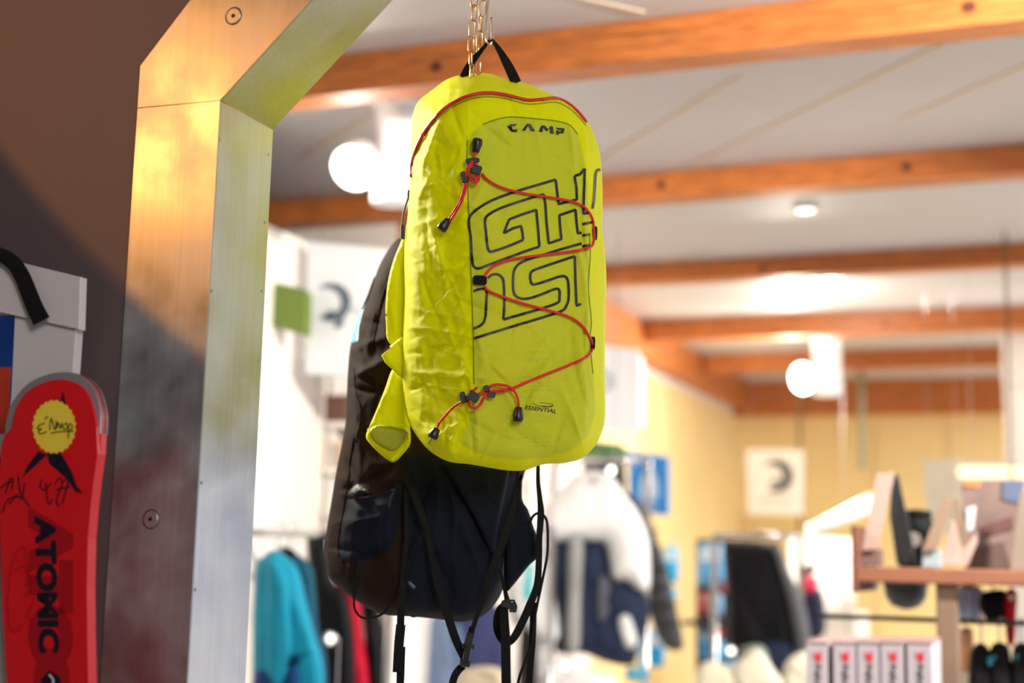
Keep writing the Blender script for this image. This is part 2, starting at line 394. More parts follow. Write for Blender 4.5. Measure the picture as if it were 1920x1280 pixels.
pack_out = [(772, 235), (775, 215), (785, 190), (812, 168), (842, 147), (880, 138), (918, 138), (950, 148), (985, 156), (1025, 172), (1062, 190), (1094, 216), (1112, 248), (1124, 285), (1129, 330), (1130, 390), (1129, 425), (1133, 460), (1137, 520), (1135, 600), (1134, 690), (1135, 770), (1130, 805), (1116, 835), (1092, 858), (1058, 868), (1020, 870), (985, 881), (955, 882), (915, 876), (880, 870), (845, 866), (820, 855), (798, 838), (778, 812), (764, 785), (757, 750), (752, 700), (753, 640), (757, 560), (757, 500), (760, 440), (765, 400), (767, 350), (770, 290)]
WR_G = creases(70, (755, 250, 890, 850), 34, 4.2, .0034)+creases(26, (760, 300, 885, 860), 70, 8, .0042)
WR_G += [(830, 620, .15, 70, 6, -.004), (815, 655, -.2, 80, 7, .004), (805, 560, 1.2, 60, 5, .004), (850, 700, .1, 60, 6, -.004), (800, 730, 1.0, 70, 6, .004), (840, 540, -.9, 60, 6, .0045), (825, 480, 1.3, 60, 6, -.0045), (860, 500, -.5, 50, 6, .004), (800, 440, 1.5, 80, 7, .004),
         (790, 270, 1.9, 60, 7, .006), (812, 260, 1.9, 70, 7, -.005), (860, 240, 1.2, 50, 6, .004), (880, 158, .1, 70, 5, .003)]
WR_F = creases(46, (895, 190, 1125, 860), 55, 6, .0018)+creases(16, (780, 150, 1090, 185), 40, 4, .002, .1, .4)
WR_F += [(960, 790, -.95, 95, 7, .0042), (935, 810, -.95, 90, 6, -.0035), (1010, 690, -.8, 60, 6, .003), (930, 700, .9, 50, 7, .0035), (905, 660, 1.3, 40, 6, -.003), (1080, 700, 1.35, 90, 9, .005), (1100, 560, 1.5, 120, 7, -.005), (1075, 780, 1.2, 60, 7, -.004), (1050, 800, 1.9, 50, 6, .003),
         (1088, 300, 1.5, 90, 8, .004), (1072, 260, 1.4, 40, 6, -.003), (970, 245, .25, 60, 4, .0025), (960, 200, 1.3, 20, 4, .002), (1010, 205, 1.2, 20, 4, -.002), (930, 255, .7, 45, 5, .003), (1090, 430, 1.5, 90, 5, .0035), (1103, 480, 1.5, 60, 4, -.0035),
         (1095, 640, 1.55, 120, 5, .004), (900, 800, .5, 60, 7, .003), (850, 800, -.5, 50, 6, -.004), (1020, 640, -.9, 50, 5, -.0025)]
WRP = [(a, b, c, d, e, h*1.5) for a, b, c, d, e, h in WR_G+WR_F]
PO = resample(smooth_line(pack_out, 5, True), 5)
def crumple_set(box, n, sy=1.): return np.stack([rng.uniform(box[0], box[2], n), rng.uniform(box[1], box[3], n)], -1), rng.uniform(.7, 1.3, n), sy
CR1 = crumple_set((740, 120, 1150, 900), 190, .7); CR2 = crumple_set((740, 120, 1150, 900), 620, .8); CR3 = crumple_set((600, 420, 1060, 1180), 150, .55)
def crumple(S, x, y, cell):
    P, k, sy = S; d = np.full(np.shape(x), 1e9); xx = x+7*np.sin(y*.045)+4*np.sin(x*.09+y*.03); yy = y+6*np.sin(x*.05)
    for (a, b), q in zip(P, k): d = np.minimum(d, np.hypot(xx-a, (yy-b)*sy)*q)
    return np.minimum(d/cell, 1.4)
def pack_crumple(x, y):
    gus = 1/(1+np.exp((x-seamx(y)+4)/5.)); up = 1/(1+np.exp((y-zipy(x))/5.)); a = .18+.82*np.maximum(gus, .45*up)
    return -a*(.0056*crumple(CR1, x, y, 26)+.0024*crumple(CR2, x, y, 14))
PKW = lambda x, y: crease_field(WRP, x, y)+pack_crumple(x, y)
def base_depth(x, y):
    x = np.asarray(x, float); y = np.asarray(y, float); sx = seamx(y)
    k = 14.; u = x-sx
    right = .00020*np.where(u > 0, u, 0); left = .00050*np.where(u < 0, -u, 0)
    ridge = .004*np.exp(-(u/k)**2)
    zy = zipy(x); top = .0011*np.clip(zy-y, 0, 80)
    lipz = .0035*np.exp(-((y-zy-5)/9)**2)*(y > zy)
    rt = .00055*np.clip(x-1098, 0, 60)
    pan = -.010*np.exp(-((x-1000)/90)**2-((y-640)/230)**2)
    return 1.552+right+left+ridge+top+lipz+rt+pan
def psurf(x, y, lift=0.):
    """depth of the front skin of the yellow pack"""
    x = np.atleast_1d(np.asarray(x, float)); y = np.atleast_1d(np.asarray(y, float))
    d = edist(np.stack([x, y], -1), PO); th = .10
    return base_depth(x, y)+th*.5-th*.5*rnd(d, 44)+PKW(x, y)*np.minimum(d/18, 1)-lift
pack_base = at(950, 880, 1.6)
PK = root('yellow_backpack', pack_base, 'neon yellow lightweight backpack with red zigzag cord, hanging from the metal hook', 'backpack')
def pbuild(name, V2, F, lift, m, parent=PK, **kw):
    V2 = np.asarray(V2); return fixn(build(name, (at(V2[:, 0], V2[:, 1], psurf(V2[:, 0], V2[:, 1], lift)), F), m, parent, True, **kw))
cloth('body', pack_out, at, base_depth, .10, 44, 3.2, YEL, PK, wr=PKW)
# the paler front panel: its own layer of cloth a hair above the body
panel = [(880, 262), (886, 248), (905, 233), (930, 224), (958, 219), (1000, 222), (1040, 226), (1068, 234), (1084, 252), (1094, 290), (1102, 350), (1104, 430), (1106, 500), (1108, 600), (1112, 700), (1116, 770), (1104, 815), (1070, 845), (1020, 858), (970, 862), (915, 855), (872, 835), (862, 828), (880, 790), (890, 730), (888, 640), (885, 560), (882, 480), (879, 400), (877, 300)]
V2, F2, dd = skin(panel, 3.4, False)
pbuild('front_panel', V2, F2, .0007+.0008*np.minimum(dd/8, 1), YEL2)
def drape(pts, lift, n=6, closed=False, spacing=2.5):
    P = smooth_line(pts, n, closed); P = resample(P, spacing, closed); return P, at(P[:, 0], P[:, 1], psurf(P[:, 0], P[:, 1], lift))
def stroke(pts, w, lift=.0022, n=6, sp=2.2, curve=True, surf=psurf):
    """flat printed line lying on the cloth; w in px of the photo"""
    P = smooth_line(pts, n) if curve else np.asarray(pts, float); P = resample(P, sp, False)
    T = np.gradient(P, axis=0); T /= np.linalg.norm(T, axis=1)[:, None]+1e-9; N_ = np.stack([-T[:, 1], T[:, 0]], -1)*(w/2)
    A = P-N_; B = P+N_; n_ = len(P); V = np.concatenate([A, P, B])
    F = [(i, i+1, n_+i+1, n_+i) for i in range(n_-1)]+[(n_+i, n_+i+1, 2*n_+i+1, 2*n_+i) for i in range(n_-1)]
    return at(V[:, 0], V[:, 1], surf(V[:, 0], V[:, 1], lift)), F
# zip
P, P3d = drape(zipl, .0012); build('zip', tube(P3d, .0021, 8), REDZ, PK, True, label='red curved zip')
P, _ = drape(zipl+np.array([0, 7]), 0); build('zip_flap_edge', join(stroke(P, 1.6, .0016, 1)), YDK, PK)
# seams
for q in (seam[:7]+np.array([-1, 0]), panel[2:9], [(1105, 440), (1107, 480), (1103, 540), (1109, 600), (1106, 640), (1112, 700)], [(803, 832), (808, 824), (814, 818)]):
    P, P3d = drape(q, .0016); build('seam', tube(P3d, .0006, 5), YDK, PK)
# big outlined lettering (traced strokes, photo pixels)
def c8(l): return [(860+x/3.764, 310+y/3.764) for x, y in l]
G = [([(600, 203), (450, 248), (300, 300), (215, 345), (186, 385), (192, 460), (203, 570), (218, 606), (245, 605), (350, 570), (455, 525)], 1),
     ([(455, 525), (450, 470), (440, 427), (380, 445), (320, 478), (338, 425), (358, 380), (450, 345), (548, 313), (560, 440), (570, 573)], 0),
     ([(570, 573), (480, 602), (400, 632), (300, 668), (200, 706), (140, 727), (108, 712), (96, 670), (90, 600), (85, 500), (74, 430), (75, 375), (95, 340), (150, 295), (250, 240), (400, 185), (550, 140), (685, 100)], 1),
     ([(685, 100), (697, 200), (705, 273), (835, 240), (832, 160), (818, 74)], 0), ([(818, 74), (855, 62), (875, 40), (890, 22)], 1),
     ([(890, 22), (886, 150), (880, 342), (925, 332)], 0), ([(1000, 36), (984, 30), (968, 60), (962, 150), (955, 250), (945, 305)], 1),
     ([(600, 203), (612, 270), (620, 400), (636, 550), (725, 520), (716, 430), (711, 352), (825, 312), (832, 400), (842, 480), (868, 472)], 0),
     ([(470, 660), (590, 633), (720, 592), (868, 550)], 0), ([(872, 415), (945, 400)], 0), ([(872, 495), (930, 486)], 0), ([(872, 572), (924, 560)], 0),
     ([(560, 640), (480, 668), (425, 695), (392, 740), (384, 800), (388, 890), (415, 930), (480, 940), (570, 915), (680, 872), (710, 880), (712, 930), (700, 968), (600, 1005), (480, 1040), (315, 1087)], 1),
     ([(315, 1087), (322, 980), (318, 830), (305, 790), (275, 768), (235, 772), (205, 795)], 1),
     ([(820, 640), (700, 680), (560, 728), (515, 750), (505, 790), (515, 832), (545, 838), (640, 808), (720, 782), (760, 790), (775, 840), (776, 940), (760, 990), (730, 1025), (600, 1070), (400, 1130), (108, 1220)], 1),
     ([(820, 640), (824, 800), (832, 990), (864, 976)], 0), ([(106, 888), (140, 874), (185, 870), (198, 890), (194, 980), (188, 1070), (165, 1120), (106, 1152)], 1)]
segs = [stroke(c8(l), 4.9, curve=bool(c)) for l, c in G]
build('outlined_lettering', join(*segs), PRINT, PK)
# maker's word on the top of the panel: heavy strokes
def quadl(q, lift=.0022):
    a = np.array(q, float); n = 5; V = []
    for i in range(n+1):
        for j in range(n+1):
            u, v = i/n, j/n; V.append((1-u)*(1-v)*a[0]+u*(1-v)*a[1]+u*v*a[2]+(1-u)*v*a[3])
    V = np.array(V); F = [(i*(n+1)+j, (i+1)*(n+1)+j, (i+1)*(n+1)+j+1, i*(n+1)+j+1) for i in range(n) for j in range(n)]
    return at(V[:, 0], V[:, 1], psurf(V[:, 0], V[:, 1], lift)), F
def c1(l): return [(740+x/3.048, 100+y/3.048) for x, y in l]
letters = {'C': [[(660, 404), (700, 404), (688, 416), (655, 416)], [(643, 416), (664, 410), (676, 438), (664, 446)], [(662, 436), (702, 434), (698, 450), (668, 448)]],
           'A': [[(728, 440), (756, 402), (768, 402), (746, 442)], [(756, 402), (776, 402), (803, 444), (778, 444)]],
           'M': [[(822, 448), (838, 412), (852, 412), (846, 450)], [(840, 412), (858, 412), (880, 436), (866, 446)], [(866, 446), (878, 432), (892, 414), (902, 416)], [(886, 416), (904, 416), (912, 460), (888, 458)]],
           'P': [[(918, 424), (968, 428), (972, 440), (934, 436)], [(954, 430), (972, 430), (966, 456), (944, 452)], [(936, 446), (964, 448), (958, 458), (938, 458)], [(922, 440), (940, 440), (938, 466), (922, 464)]]}
for k, qs in letters.items(): build('printed_letter', join(*[quadl(c1(q)) for q in qs]), PRINT, PK)
# small printed word with a swoosh near the bottom
def text_mesh(txt, bold=0., shear=0.):
    cu = bpy.data.curves.new('text', 'FONT'); cu.body = txt; cu.offset = bold; cu.resolution_u = 3; cu.shear = shear
    ob = bpy.data.objects.new('text', cu); COL.objects.link(ob); dg = bpy.context.evaluated_depsgraph_get()
    me = bpy.data.meshes.new_from_object(ob.evaluated_get(dg)); V = np.array([v.co[:] for v in me.vertices]); F = [tuple(p.vertices) for p in me.polygons]
    bpy.data.objects.remove(ob); bpy.data.curves.remove(cu); bpy.data.meshes.remove(me)
    mn, mx = V.min(0), V.max(0); V = (V[:, :2]-mn[:2])/(mx[:2]-mn[:2]); return V, F
V, F = text_mesh('ESSENTIAL', .012, .3)
px = 984+V[:, 0]*59; py = 767-V[:, 1]*8+V[:, 0]*8
build('printed_word', (at(px, py, psurf(px, py, .0022)), F), PRINT, PK)
build('printed_swoosh', join(stroke([(998, 755), (1011, 760.5), (1028, 762.5), (1037, 761), (1034, 757), (1011, 754)], .8, .0024), stroke([(1016, 761), (1028, 762), (1036, 760.5)], 1.5, .0024)), PRINT, PK)
# washing label showing faintly through the cloth
FAINT = mat('faint_print', (196, 204, 40), .6)
rows = []
for (x0, x1, y) in ((990, 1022, 658), (978, 1030, 672), (985, 1010, 676), (966, 1034, 706), (975, 1030, 715), (966, 1034, 722), (972, 1032, 731), (962, 1030, 744), (955, 1000, 768), (950, 1040, 778), (948, 1046, 783), (958, 1045, 789), (975, 1030, 820), (990, 1030, 828), (1000, 1024, 836)):
    x = x0
    while x < x1:
        w = rng.uniform(3, 9); rows.append(stroke([(x, y), (min(x+w, x1), y+.6)], 1.8, .0019, curve=False)); x += w+2.2
build('label_showing_through', join(*rows), FAINT, PK)
# elastic cord
def cordpts(l, n=8): return smooth_line(l, n)
cord1 = [(903, 325), (912, 335), (925, 344), (945, 353), (975, 361), (1010, 367), (1050, 373), (1080, 380), (1100, 392), (1111, 410), (1114, 430), (1114, 448), (1110, 461), (1096, 467), (1060, 473), (1010, 479), (960, 486), (930, 496), (915, 508), (908, 520)]
cord2 = [(908, 536), (918, 546), (945, 557), (985, 570), (1030, 582), (1065, 593), (1088, 607), (1103, 626), (1110, 642), (1110, 656), (1098, 670), (1065, 685), (1025, 701), (990, 715), (962, 727), (935, 732), (905, 736), (893, 741)]
P, A1 = drape(cord1, .006); P, A2 = drape(cord2, .006)
build('elastic_cord', join(tube(A1, .00155, 8), tube(A2, .00155, 8)), RED, PK, True)
def loop3(l, lifts):
    P = resample(smooth_line(l, 8), 1.6, False); L = np.interp(np.linspace(0, 1, len(P)), np.linspace(0, 1, len(lifts)), lifts)
    return tube(at(P[:, 0], P[:, 1], psurf(P[:, 0], P[:, 1], L)), .00145, 8)
def c2(l): return [(680+x/3.048, 480+y/3.048) for x, y in l]
build('cord_knot', join(loop3(c2([(870, 757), (790, 772), (720, 778), (665, 788), (650, 800)]), [.007, .009, .009, .007]),
      loop3(c2([(652, 752), (618, 780), (604, 820), (612, 858), (640, 868), (675, 846), (700, 800), (740, 775), (820, 760)]), [.007, .011, .014, .011, .012]),
      loop3(c2([(700, 760), (740, 738), (790, 734), (840, 748), (872, 780), (888, 820), (893, 868)]), [.009, .011, .013, .012, .009]),
      loop3(c2([(600, 828), (560, 836), (515, 866), (470, 915), (440, 950), (425, 985)]), [.009, .010, .008, .006])), RED, PK, True)
build('cord_knot', join(loop3(c1([(462, 560), (452, 600), (430, 640), (408, 680)]), [.010, .012, .014, .012]), loop3(c1([(470, 640), (440, 636), (412, 655), (410, 700)]), [.012, .014, .016, .012]),
      loop3(c1([(480, 690), (480, 725), (460, 738), (438, 728), (432, 700), (444, 680)]), [.010, .014, .015, .012]), loop3(c1([(470, 690), (466, 715), (450, 722), (440, 712)]), [.012, .017, .012]), loop3(c1([(455, 650), (430, 650), (415, 670), (405, 705)]), [.014, .016, .012]),
      loop3(c1([(402, 700), (398, 760), (375, 840), (340, 900), (305, 955)]), [.009, .010, .008]), loop3(c1([(410, 700), (408, 760), (385, 840), (350, 905), (315, 960)]), [.009, .010, .008])), RED, PK, True)
def block3(c, ax, up, half, bev=.2, depth=None, mp=at):
    """bevelled little block about px centre c; ax = its long direction in px, half=(long,short) px, depth metres"""
    a = np.array(ax, float); a /= np.linalg.norm(a); b = np.array([-a[1], a[0]]); hl, hs = half
    Y0 = float(psurf(c[0], c[1], up)[0]); dp = depth or .006; rings = []
    for e, y in ((.78, Y0), (1, Y0+dp*.2), (1, Y0+dp*.8), (.8, Y0+dp)):
        r = []
        for sx, sy in ((-1, -.6), (-.75, -1), (.75, -1), (1, -.6), (1, .6), (.75, 1), (-.75, 1), (-1, .6)):
            p = np.array(c)+a*hl*sx*e+b*hs*sy*e; r.append(mp(p[0], p[1], y))
        rings.append(np.array(r))
    V = np.concatenate(rings); F = [tuple(range(8)), tuple(range(31, 23, -1))]
    for k in range(3): F += [(k*8+i, (k+1)*8+i, (k+1)*8+(i+1) % 8, k*8+(i+1) % 8) for i in range(8)]
    return V, F
def cord_end(a, b, r=.0058):
    """moulded cord end from px a (narrow, cord side) to px b (wide)"""
    ya = float(psurf(a[0], a[1], .009)[0]); A = at(a[0], a[1], ya); B = at(b[0], b[1], ya); L_ = np.linalg.norm(B-A)
    return lathe(A, B-A, [(r*.55, 0), (r*.72, L_*.08), (r*.8, L_*.3), (r, L_*.6), (r*1.02, L_*.85), (r*.85, L_), (r*.3, L_*1.01)], 14)
for a, b in ((c1([(462, 566)])[0], c1([(476, 490)])[0]), (c1([(308, 948)])[0], c1([(262, 1010)])[0]), (c2([(425, 985)])[0], c2([(395, 1040)])[0]), (c2([(892, 862)])[0], c2([(886, 945)])[0])):
    build('cord_end', cord_end(a, b), BLACKP, PK, True)
for cs in (((886, 301), (1, -.08), .010, (13, 5)), ((893, 318), (1, .35), .012, (10, 9)), ((871, 332), (.35, 1), .009, (11, 7)), ((880, 309), (.2, 1), .008, (7, 5)),
           ((887, 743), (.8, .5), .010, (12, 9)), ((868, 745), (.3, 1), .009, (11, 6)), ((912, 728), (.5, 1), .009, (6, 5)), ((921, 740), (1, .25), .010, (8, 5))):
    build('cord_lock', block3(cs[0], cs[1], cs[2]+.004, cs[3], depth=.008), BLACKP, PK)
for c, h in (((1115, 437), (5, 13)), ((1111, 643), (5, 12)), ((900, 525), (13, 9))):
    build('cord_loop', block3(c, (1, .02), .0075, h, depth=.006), DARK, PK)
# grab handle
def tape(pts, w, Y, th=.0016, mp=at, n=8, sp=4, flat=None):
    """webbing: px centreline, px width (number or list), depth (number or list), metres thick"""
    P0 = np.asarray(pts, float); k = np.arange(len(P0)); W_ = np.broadcast_to(w, len(P0)).astype(float); Y_ = np.broadcast_to(Y, len(P0)).astype(float)
    Q = smooth_line(np.column_stack([P0, W_, Y_]), n); P = Q[:, :2]; T = np.gradient(P, axis=0); T /= np.linalg.norm(T, axis=1)[:, None]+1e-9
    N_ = np.stack([-T[:, 1], T[:, 0]], -1)*Q[:, 2:3]/2; A = P-N_; B = P+N_; tl = flat or 0
    r = [mp(A[:, 0], A[:, 1], Q[:, 3]-th/2+tl), mp(B[:, 0], B[:, 1], Q[:, 3]-th/2-tl), mp(B[:, 0], B[:, 1], Q[:, 3]+th/2-tl), mp(A[:, 0], A[:, 1], Q[:, 3]+th/2+tl)]
    m = len(P); V = np.concatenate(r); F = [(0, m, 2*m, 3*m), (m-1, 4*m-1, 3*m-1, 2*m-1)]
    for i in range(4):
        a, b = i*m, ((i+1) % 4)*m; F += [(a+j, a+j+1, b+j+1, b+j) for j in range(m-1)]
    return V, F
hand = join(tape([(869, 146), (877, 128), (888, 112), (903, 94), (914, 80), (919, 75)], [16, 14, 12, 8, 6, 5], [1.63, 1.625, 1.62, 1.61, 1.604, 1.60]),
            tape([(921, 74), (926, 79), (938, 97), (951, 120), (960, 138), (968, 156)], [5, 7, 12, 17, 19, 20], [1.60, 1.604, 1.61, 1.62, 1.625, 1.63]))
fixn(build('grab_handle', hand, DARK, PK, label='black webbing grab handle'))
# side cord at the left edge
cc = np.array([(767, 358), (765, 372), (759, 390), (755, 410), (754, 432)])
q = smooth_line(cc, 8); build('side_cord', tube(at(q[:, 0], q[:, 1], 1.655), .0012, 8), mat('grey_cord', (70, 74, 74), .6), PK, True)
build('cord_barrel', tube(at(np.array([755, 755.]), np.array([422, 448.]), 1.655), [.0026, .0030], 10), BLACKP, PK)
build('cord_barrel', tube(at(np.array([767, 766.]), np.array([357, 368.]), 1.655), [.0022, .0020], 10), BLACKP, PK)
# loose yellow flaps of the hip belt on the left
F1 = cloth('side_flap', [(757, 446), (748, 462), (737, 490), (727, 530), (723, 575), (724, 610), (728, 640), (760, 660), (768, 560), (770, 470)], at, 1.665, .012, 14, 4.5, YEL, PK, wr=creases(8, (725, 460, 765, 640), 60, 4, .003, 1.5, .2))
cloth('folded_tab', [(757, 627), (742, 640), (726, 652), (714, 664), (722, 680), (735, 692), (748, 705), (764, 715), (764, 640)], at, 1.652, .008, 10, 4, YEL, PK, wr=creases(4, (720, 640, 760, 700), 30, 5, .002), rounded=False)
build('tab_edge', tape([(714, 664), (722, 657), (731, 650)], 4, 1.651), mat('brown_edging', (60, 40, 26), .6), PK)
tail = [(736, 692), (752, 705), (764, 716), (766, 770), (770, 815), (768, 835), (752, 855), (740, 866), (730, 864), (712, 850), (694, 832), (686, 818), (692, 800), (706, 768), (722, 728)]
cloth('belt_wing', tail, at, lambda x, y: 1.665+.0004*np.clip(y-740, 0, 200), .020, 14, 4, YEL, PK, wr=creases(12, (690, 700, 765, 850), 50, 6, .0025, 1.3, .4))
build('wing_hem', tape([(688, 806), (706, 790), (735, 792), (764, 799)], 2.2, 1.653, .002), YEL2, PK)
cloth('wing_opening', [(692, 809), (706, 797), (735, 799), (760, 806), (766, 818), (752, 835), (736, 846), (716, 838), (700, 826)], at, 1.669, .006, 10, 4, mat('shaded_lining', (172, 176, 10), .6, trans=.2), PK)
build('wing_hem', tape([(764, 820), (756, 838), (742, 855), (734, 862)], 5, 1.668, .003), YEL, PK)

def atk(x, y, Y): return at(x, y, np.asarray(Y)+.05)
def tapek(*a, **k): return tape(*a, mp=atk, **k)
# ================================================================== the dark pack behind
NAVY = fabric('dark_pack_cloth', (46, 34, 29), .75, 0, grid=2600, gb=.5, spec=.05)  # warm light on the pack's side is put into this brown
NAVY2 = fabric('dark_pack_front_cloth', (24, 28, 42), .7, 0, grid=2600, gb=.5, spec=.1)  # blue reflection on the front is put into this tint
TEALP = mat('teal_edge', (20, 140, 165), .5)
bk = [(757, 442), (742, 450), (728, 468), (714, 492), (700, 525), (688, 560), (674, 590), (664, 620), (656, 655), (652, 700), (650, 745), (648, 790), (641, 830), (631, 880), (622, 935), (613, 990), (609, 1030), (611, 1060), (619, 1083), (637, 1102), (660, 1120), (690, 1140), (720, 1152), (760, 1155), (800, 1158), (835, 1162), (860, 1166), (884, 1163), (908, 1152), (925, 1136), (940, 1112), (948, 1080), (955, 1020), (960, 980), (972, 930), (984, 885), (1000, 860), (1040, 780), (1050, 600), (1020, 450), (950, 400), (850, 400)]
WB0 = creases(40, (615, 470, 760, 1100), 50, 6, .006)+creases(30, (760, 870, 960, 1150), 60, 8, .005, 1.5, .5)
WB0 += [(690, 690, -.5, 45, 7, -.008), (680, 730, .2, 40, 6, .008), (700, 640, -.35, 50, 8, -.006), (665, 560, 2.0, 90, 8, .006), (668, 780, 1.4, 120, 6, -.008), (650, 860, 1.35, 80, 6, .006), (720, 560, 1.9, 110, 9, .008), (880, 950, 1.1, 120, 8, .007), (905, 940, 1.2, 120, 8, -.007), (800, 1000, 1.3, 120, 10, .006), (690, 900, -.4, 60, 6, .006), (845, 900, 1.4, 120, 6, -.006)]
WB = [(a, b, c, d, e, h*1.5) for a, b, c, d, e, h in WB0]
def bdepth(x, y): return 1.695+.00035*np.clip(740-np.asarray(x), 0, 200)+.0002*np.clip(900-np.asarray(y), 0, 500)
DK = root('black_backpack', atk(820, 1165, 1.76), 'black backpack with a side pocket and dangling straps, hanging behind the yellow pack', 'backpack')
BO = resample(smooth_line(bk, 5, True), 6)
def bsurf(x, y, lift=0.):
    x = np.atleast_1d(np.asarray(x, float)); y = np.atleast_1d(np.asarray(y, float)); d = edist(np.stack([x, y], -1), BO)
    return bdepth(x, y)+.055-.055*rnd(d, 60)+BKW(x, y)*np.minimum(d/18, 1)-lift
BKW = lambda x, y: crease_field(WB, x, y)-.010*crumple(CR3, x, y, 36)*(.35+.65/(1+np.exp((x-755)/8.)))
cloth('body', bk, atk, bdepth, .11, 60, 4.5, NAVY, DK, wr=BKW)
def bpatch(name, out, lift, m, sp=5, edge=6, rounded=True, **kw):
    V, F, d = skin(out, sp, rounded); L = lift*np.minimum(d/edge, 1)+.0006
    return fixn(build(name, (atk(V[:, 0], V[:, 1], bsurf(V[:, 0], V[:, 1], L)), F), m, DK, True, **kw))
def c3(l): return [(590+x/2.783, 820+y/2.783) for x, y in l]
bpatch('front_panel', [(770, 850), (900, 872), (980, 876), (968, 930), (957, 990), (950, 1050), (944, 1090), (930, 1125), (905, 1148), (862, 1160), (800, 1153), (765, 1150), (762, 1050), (752, 980), (756, 900)], .002, NAVY2)
bpatch('side_pocket', c3([(165, 318), (240, 312), (330, 296), (400, 272), (442, 250), (440, 360), (430, 480), (380, 580), (300, 630), (220, 655), (160, 650), (130, 610), (128, 500), (145, 420), (158, 370)]), .012, NAVY2, edge=22)
V, F = stroke(c3([(165, 320), (240, 314), (330, 298), (400, 274), (442, 252)]), 3, .014, surf=bsurf); build('pocket_hem', (V, F), NAVY, DK)
bpatch('pocket_fold', c3([(165, 310), (178, 280), (200, 235), (235, 215), (262, 232), (300, 262), (330, 285), (330, 296), (240, 312)]), .007, NAVY, edge=14)
bpatch('pocket_mouth', c3([(178, 306), (195, 262), (225, 238), (255, 252), (290, 278), (300, 292), (240, 306)]), .012, INK, edge=4)
for l in (c3([(206, 0), (190, 90), (175, 200), (150, 380), (125, 520), (125, 620), (150, 650)]), [(664, 690), (668, 740), (676, 770), (668, 830)], [(744, 470), (736, 510), (716, 560), (700, 640)]):
    q = resample(smooth_line(l, 6), 4, False); build('piping', tube(atk(q[:, 0], q[:, 1], bsurf(q[:, 0], q[:, 1], .001)), .0013, 6), NAVY, DK, True)
bpatch('teal_strip', [(712, 497), (699, 528), (688, 560), (680, 585), (673, 612), (671, 640), (660, 643), (659, 640), (664, 618), (673, 590), (687, 558), (699, 525)], .0025, TEALP, 2.5, 2, rounded=False)
# right wing of its hip belt
cloth('belt_wing', [(978, 885), (979, 935), (990, 955), (1000, 985), (1013, 1035), (990, 1062), (958, 1102), (948, 1104), (945, 1050), (955, 960)], atk, 1.715, .012, 14, 5, NAVY2, DK, wr=creases(8, (950, 900, 1000, 1090), 50, 6, .003, 1.4, .4))
cloth('shoulder_strap_pad', [(828, 868), (880, 872), (948, 876), (952, 900), (936, 980), (925, 1038), (908, 1012), (880, 955), (850, 905)], atk, 1.680, .012, 12, 5, NAVY2, DK, wr=creases(5, (860, 880, 940, 1000), 50, 6, .002, 1.2, .3))
Yw = 1.672
S = [('webbing_strap', tapek(c3([(460, 70), (475, 190), (520, 300), (560, 400), (590, 500), (612, 620), (640, 760), (685, 900), (735, 1050), (785, 1160)]), [13, 14, 13, 12, 11, 10, 12, 15, 16, 14], [1.678, 1.67, 1.668, 1.67, 1.67, 1.668, 1.668, 1.668, 1.67, 1.68])),
     ('webbing_strap', tapek(c3([(470, 150), (478, 310), (480, 500), (468, 680), (458, 800), (450, 920), (448, 1000)]), [6, 8, 9, 10, 13, 14, 14], [1.68, 1.674, 1.674, 1.672, 1.67, 1.67, 1.672])),
     ('strap_end', tapek(c3([(450, 975), (440, 1080), (432, 1225)]), [18, 18, 18], Yw, .006)),
     ('webbing_strap', tapek(c3([(455, 1090), (450, 1160), (448, 1235), (446, 1300), (446, 1420)]), [14, 15, 15, 14, 14], Yw+.006)),
     ('webbing_strap', tapek(c3([(1060, 170), (1045, 330), (1005, 480), (955, 610), (915, 720), (880, 830), (848, 925), (824, 1000)]), [6, 10, 16, 14, 12, 11, 9, 9], 1.662)),
     ('webbing_strap', tapek(c3([(775, 1190), (745, 1220), (725, 1260), (710, 1330), (690, 1450)]), [14, 14, 14, 14, 14], Yw+.008)),
     ('webbing_strap', tapek(c3([(1166, 130), (1166, 230), (1175, 320), (1180, 400), (1172, 520), (1170, 640), (1160, 770), (1120, 880), (1075, 980), (1030, 1055), (990, 1068), (958, 1020), (950, 960), (965, 900), (1000, 868)]), [7, 8, 10, 13, 12, 12, 13, 15, 15, 14, 12, 14, 14, 14, 14], [1.69]*9+[1.69, 1.70, 1.71, 1.71, 1.70, 1.695])),
     ('webbing_strap', tapek(c3([(988, 880), (990, 960), (996, 1060), (998, 1180), (1000, 1300), (1004, 1450)]), [15, 17, 18, 18, 18, 18], 1.688)),
     ('webbing_strap', tapek(c3([(965, 690), (985, 760), (1000, 830), (1010, 870)]), [5, 7, 9, 14], 1.69)),
     ('webbing_strap', tapek(c3([(1140, 860), (1140, 960), (1135, 1080), (1128, 1160), (1118, 1290)]), [13, 13, 13, 13, 13], 1.715)),
     ('webbing_strap', tapek(c3([(248, 640), (228, 720), (210, 790), (205, 840)]), [15, 13, 9, 4], [1.692, 1.69, 1.70, 1.71]))]
for nm, vf in S: fixn(build(nm, vf, DARK, DK))
q = smooth_line(c3([(1125, 440), (1140, 410), (1165, 395), (1195, 408), (1212, 440), (1216, 520), (1212, 620), (1185, 760), (1150, 930), (1135, 1060), (1100, 1160), (1070, 1240), (1055, 1310)]), 8)
build('loose_cord', tube(atk(q[:, 0], q[:, 1], 1.70), .0019, 6), DARK, DK, True)
q = smooth_line(c3([(205, 840), (210, 895), (240, 935), (290, 942), (345, 925), (390, 880), (430, 800)]), 8)
build('loose_cord', tube(atk(q[:, 0], q[:, 1], np.linspace(1.71, 1.70, len(q))), .0015, 6), DARK, DK, True)
q = smooth_line(c3([(590, 470), (560, 510), (520, 570), (490, 650), (478, 740)]), 8)
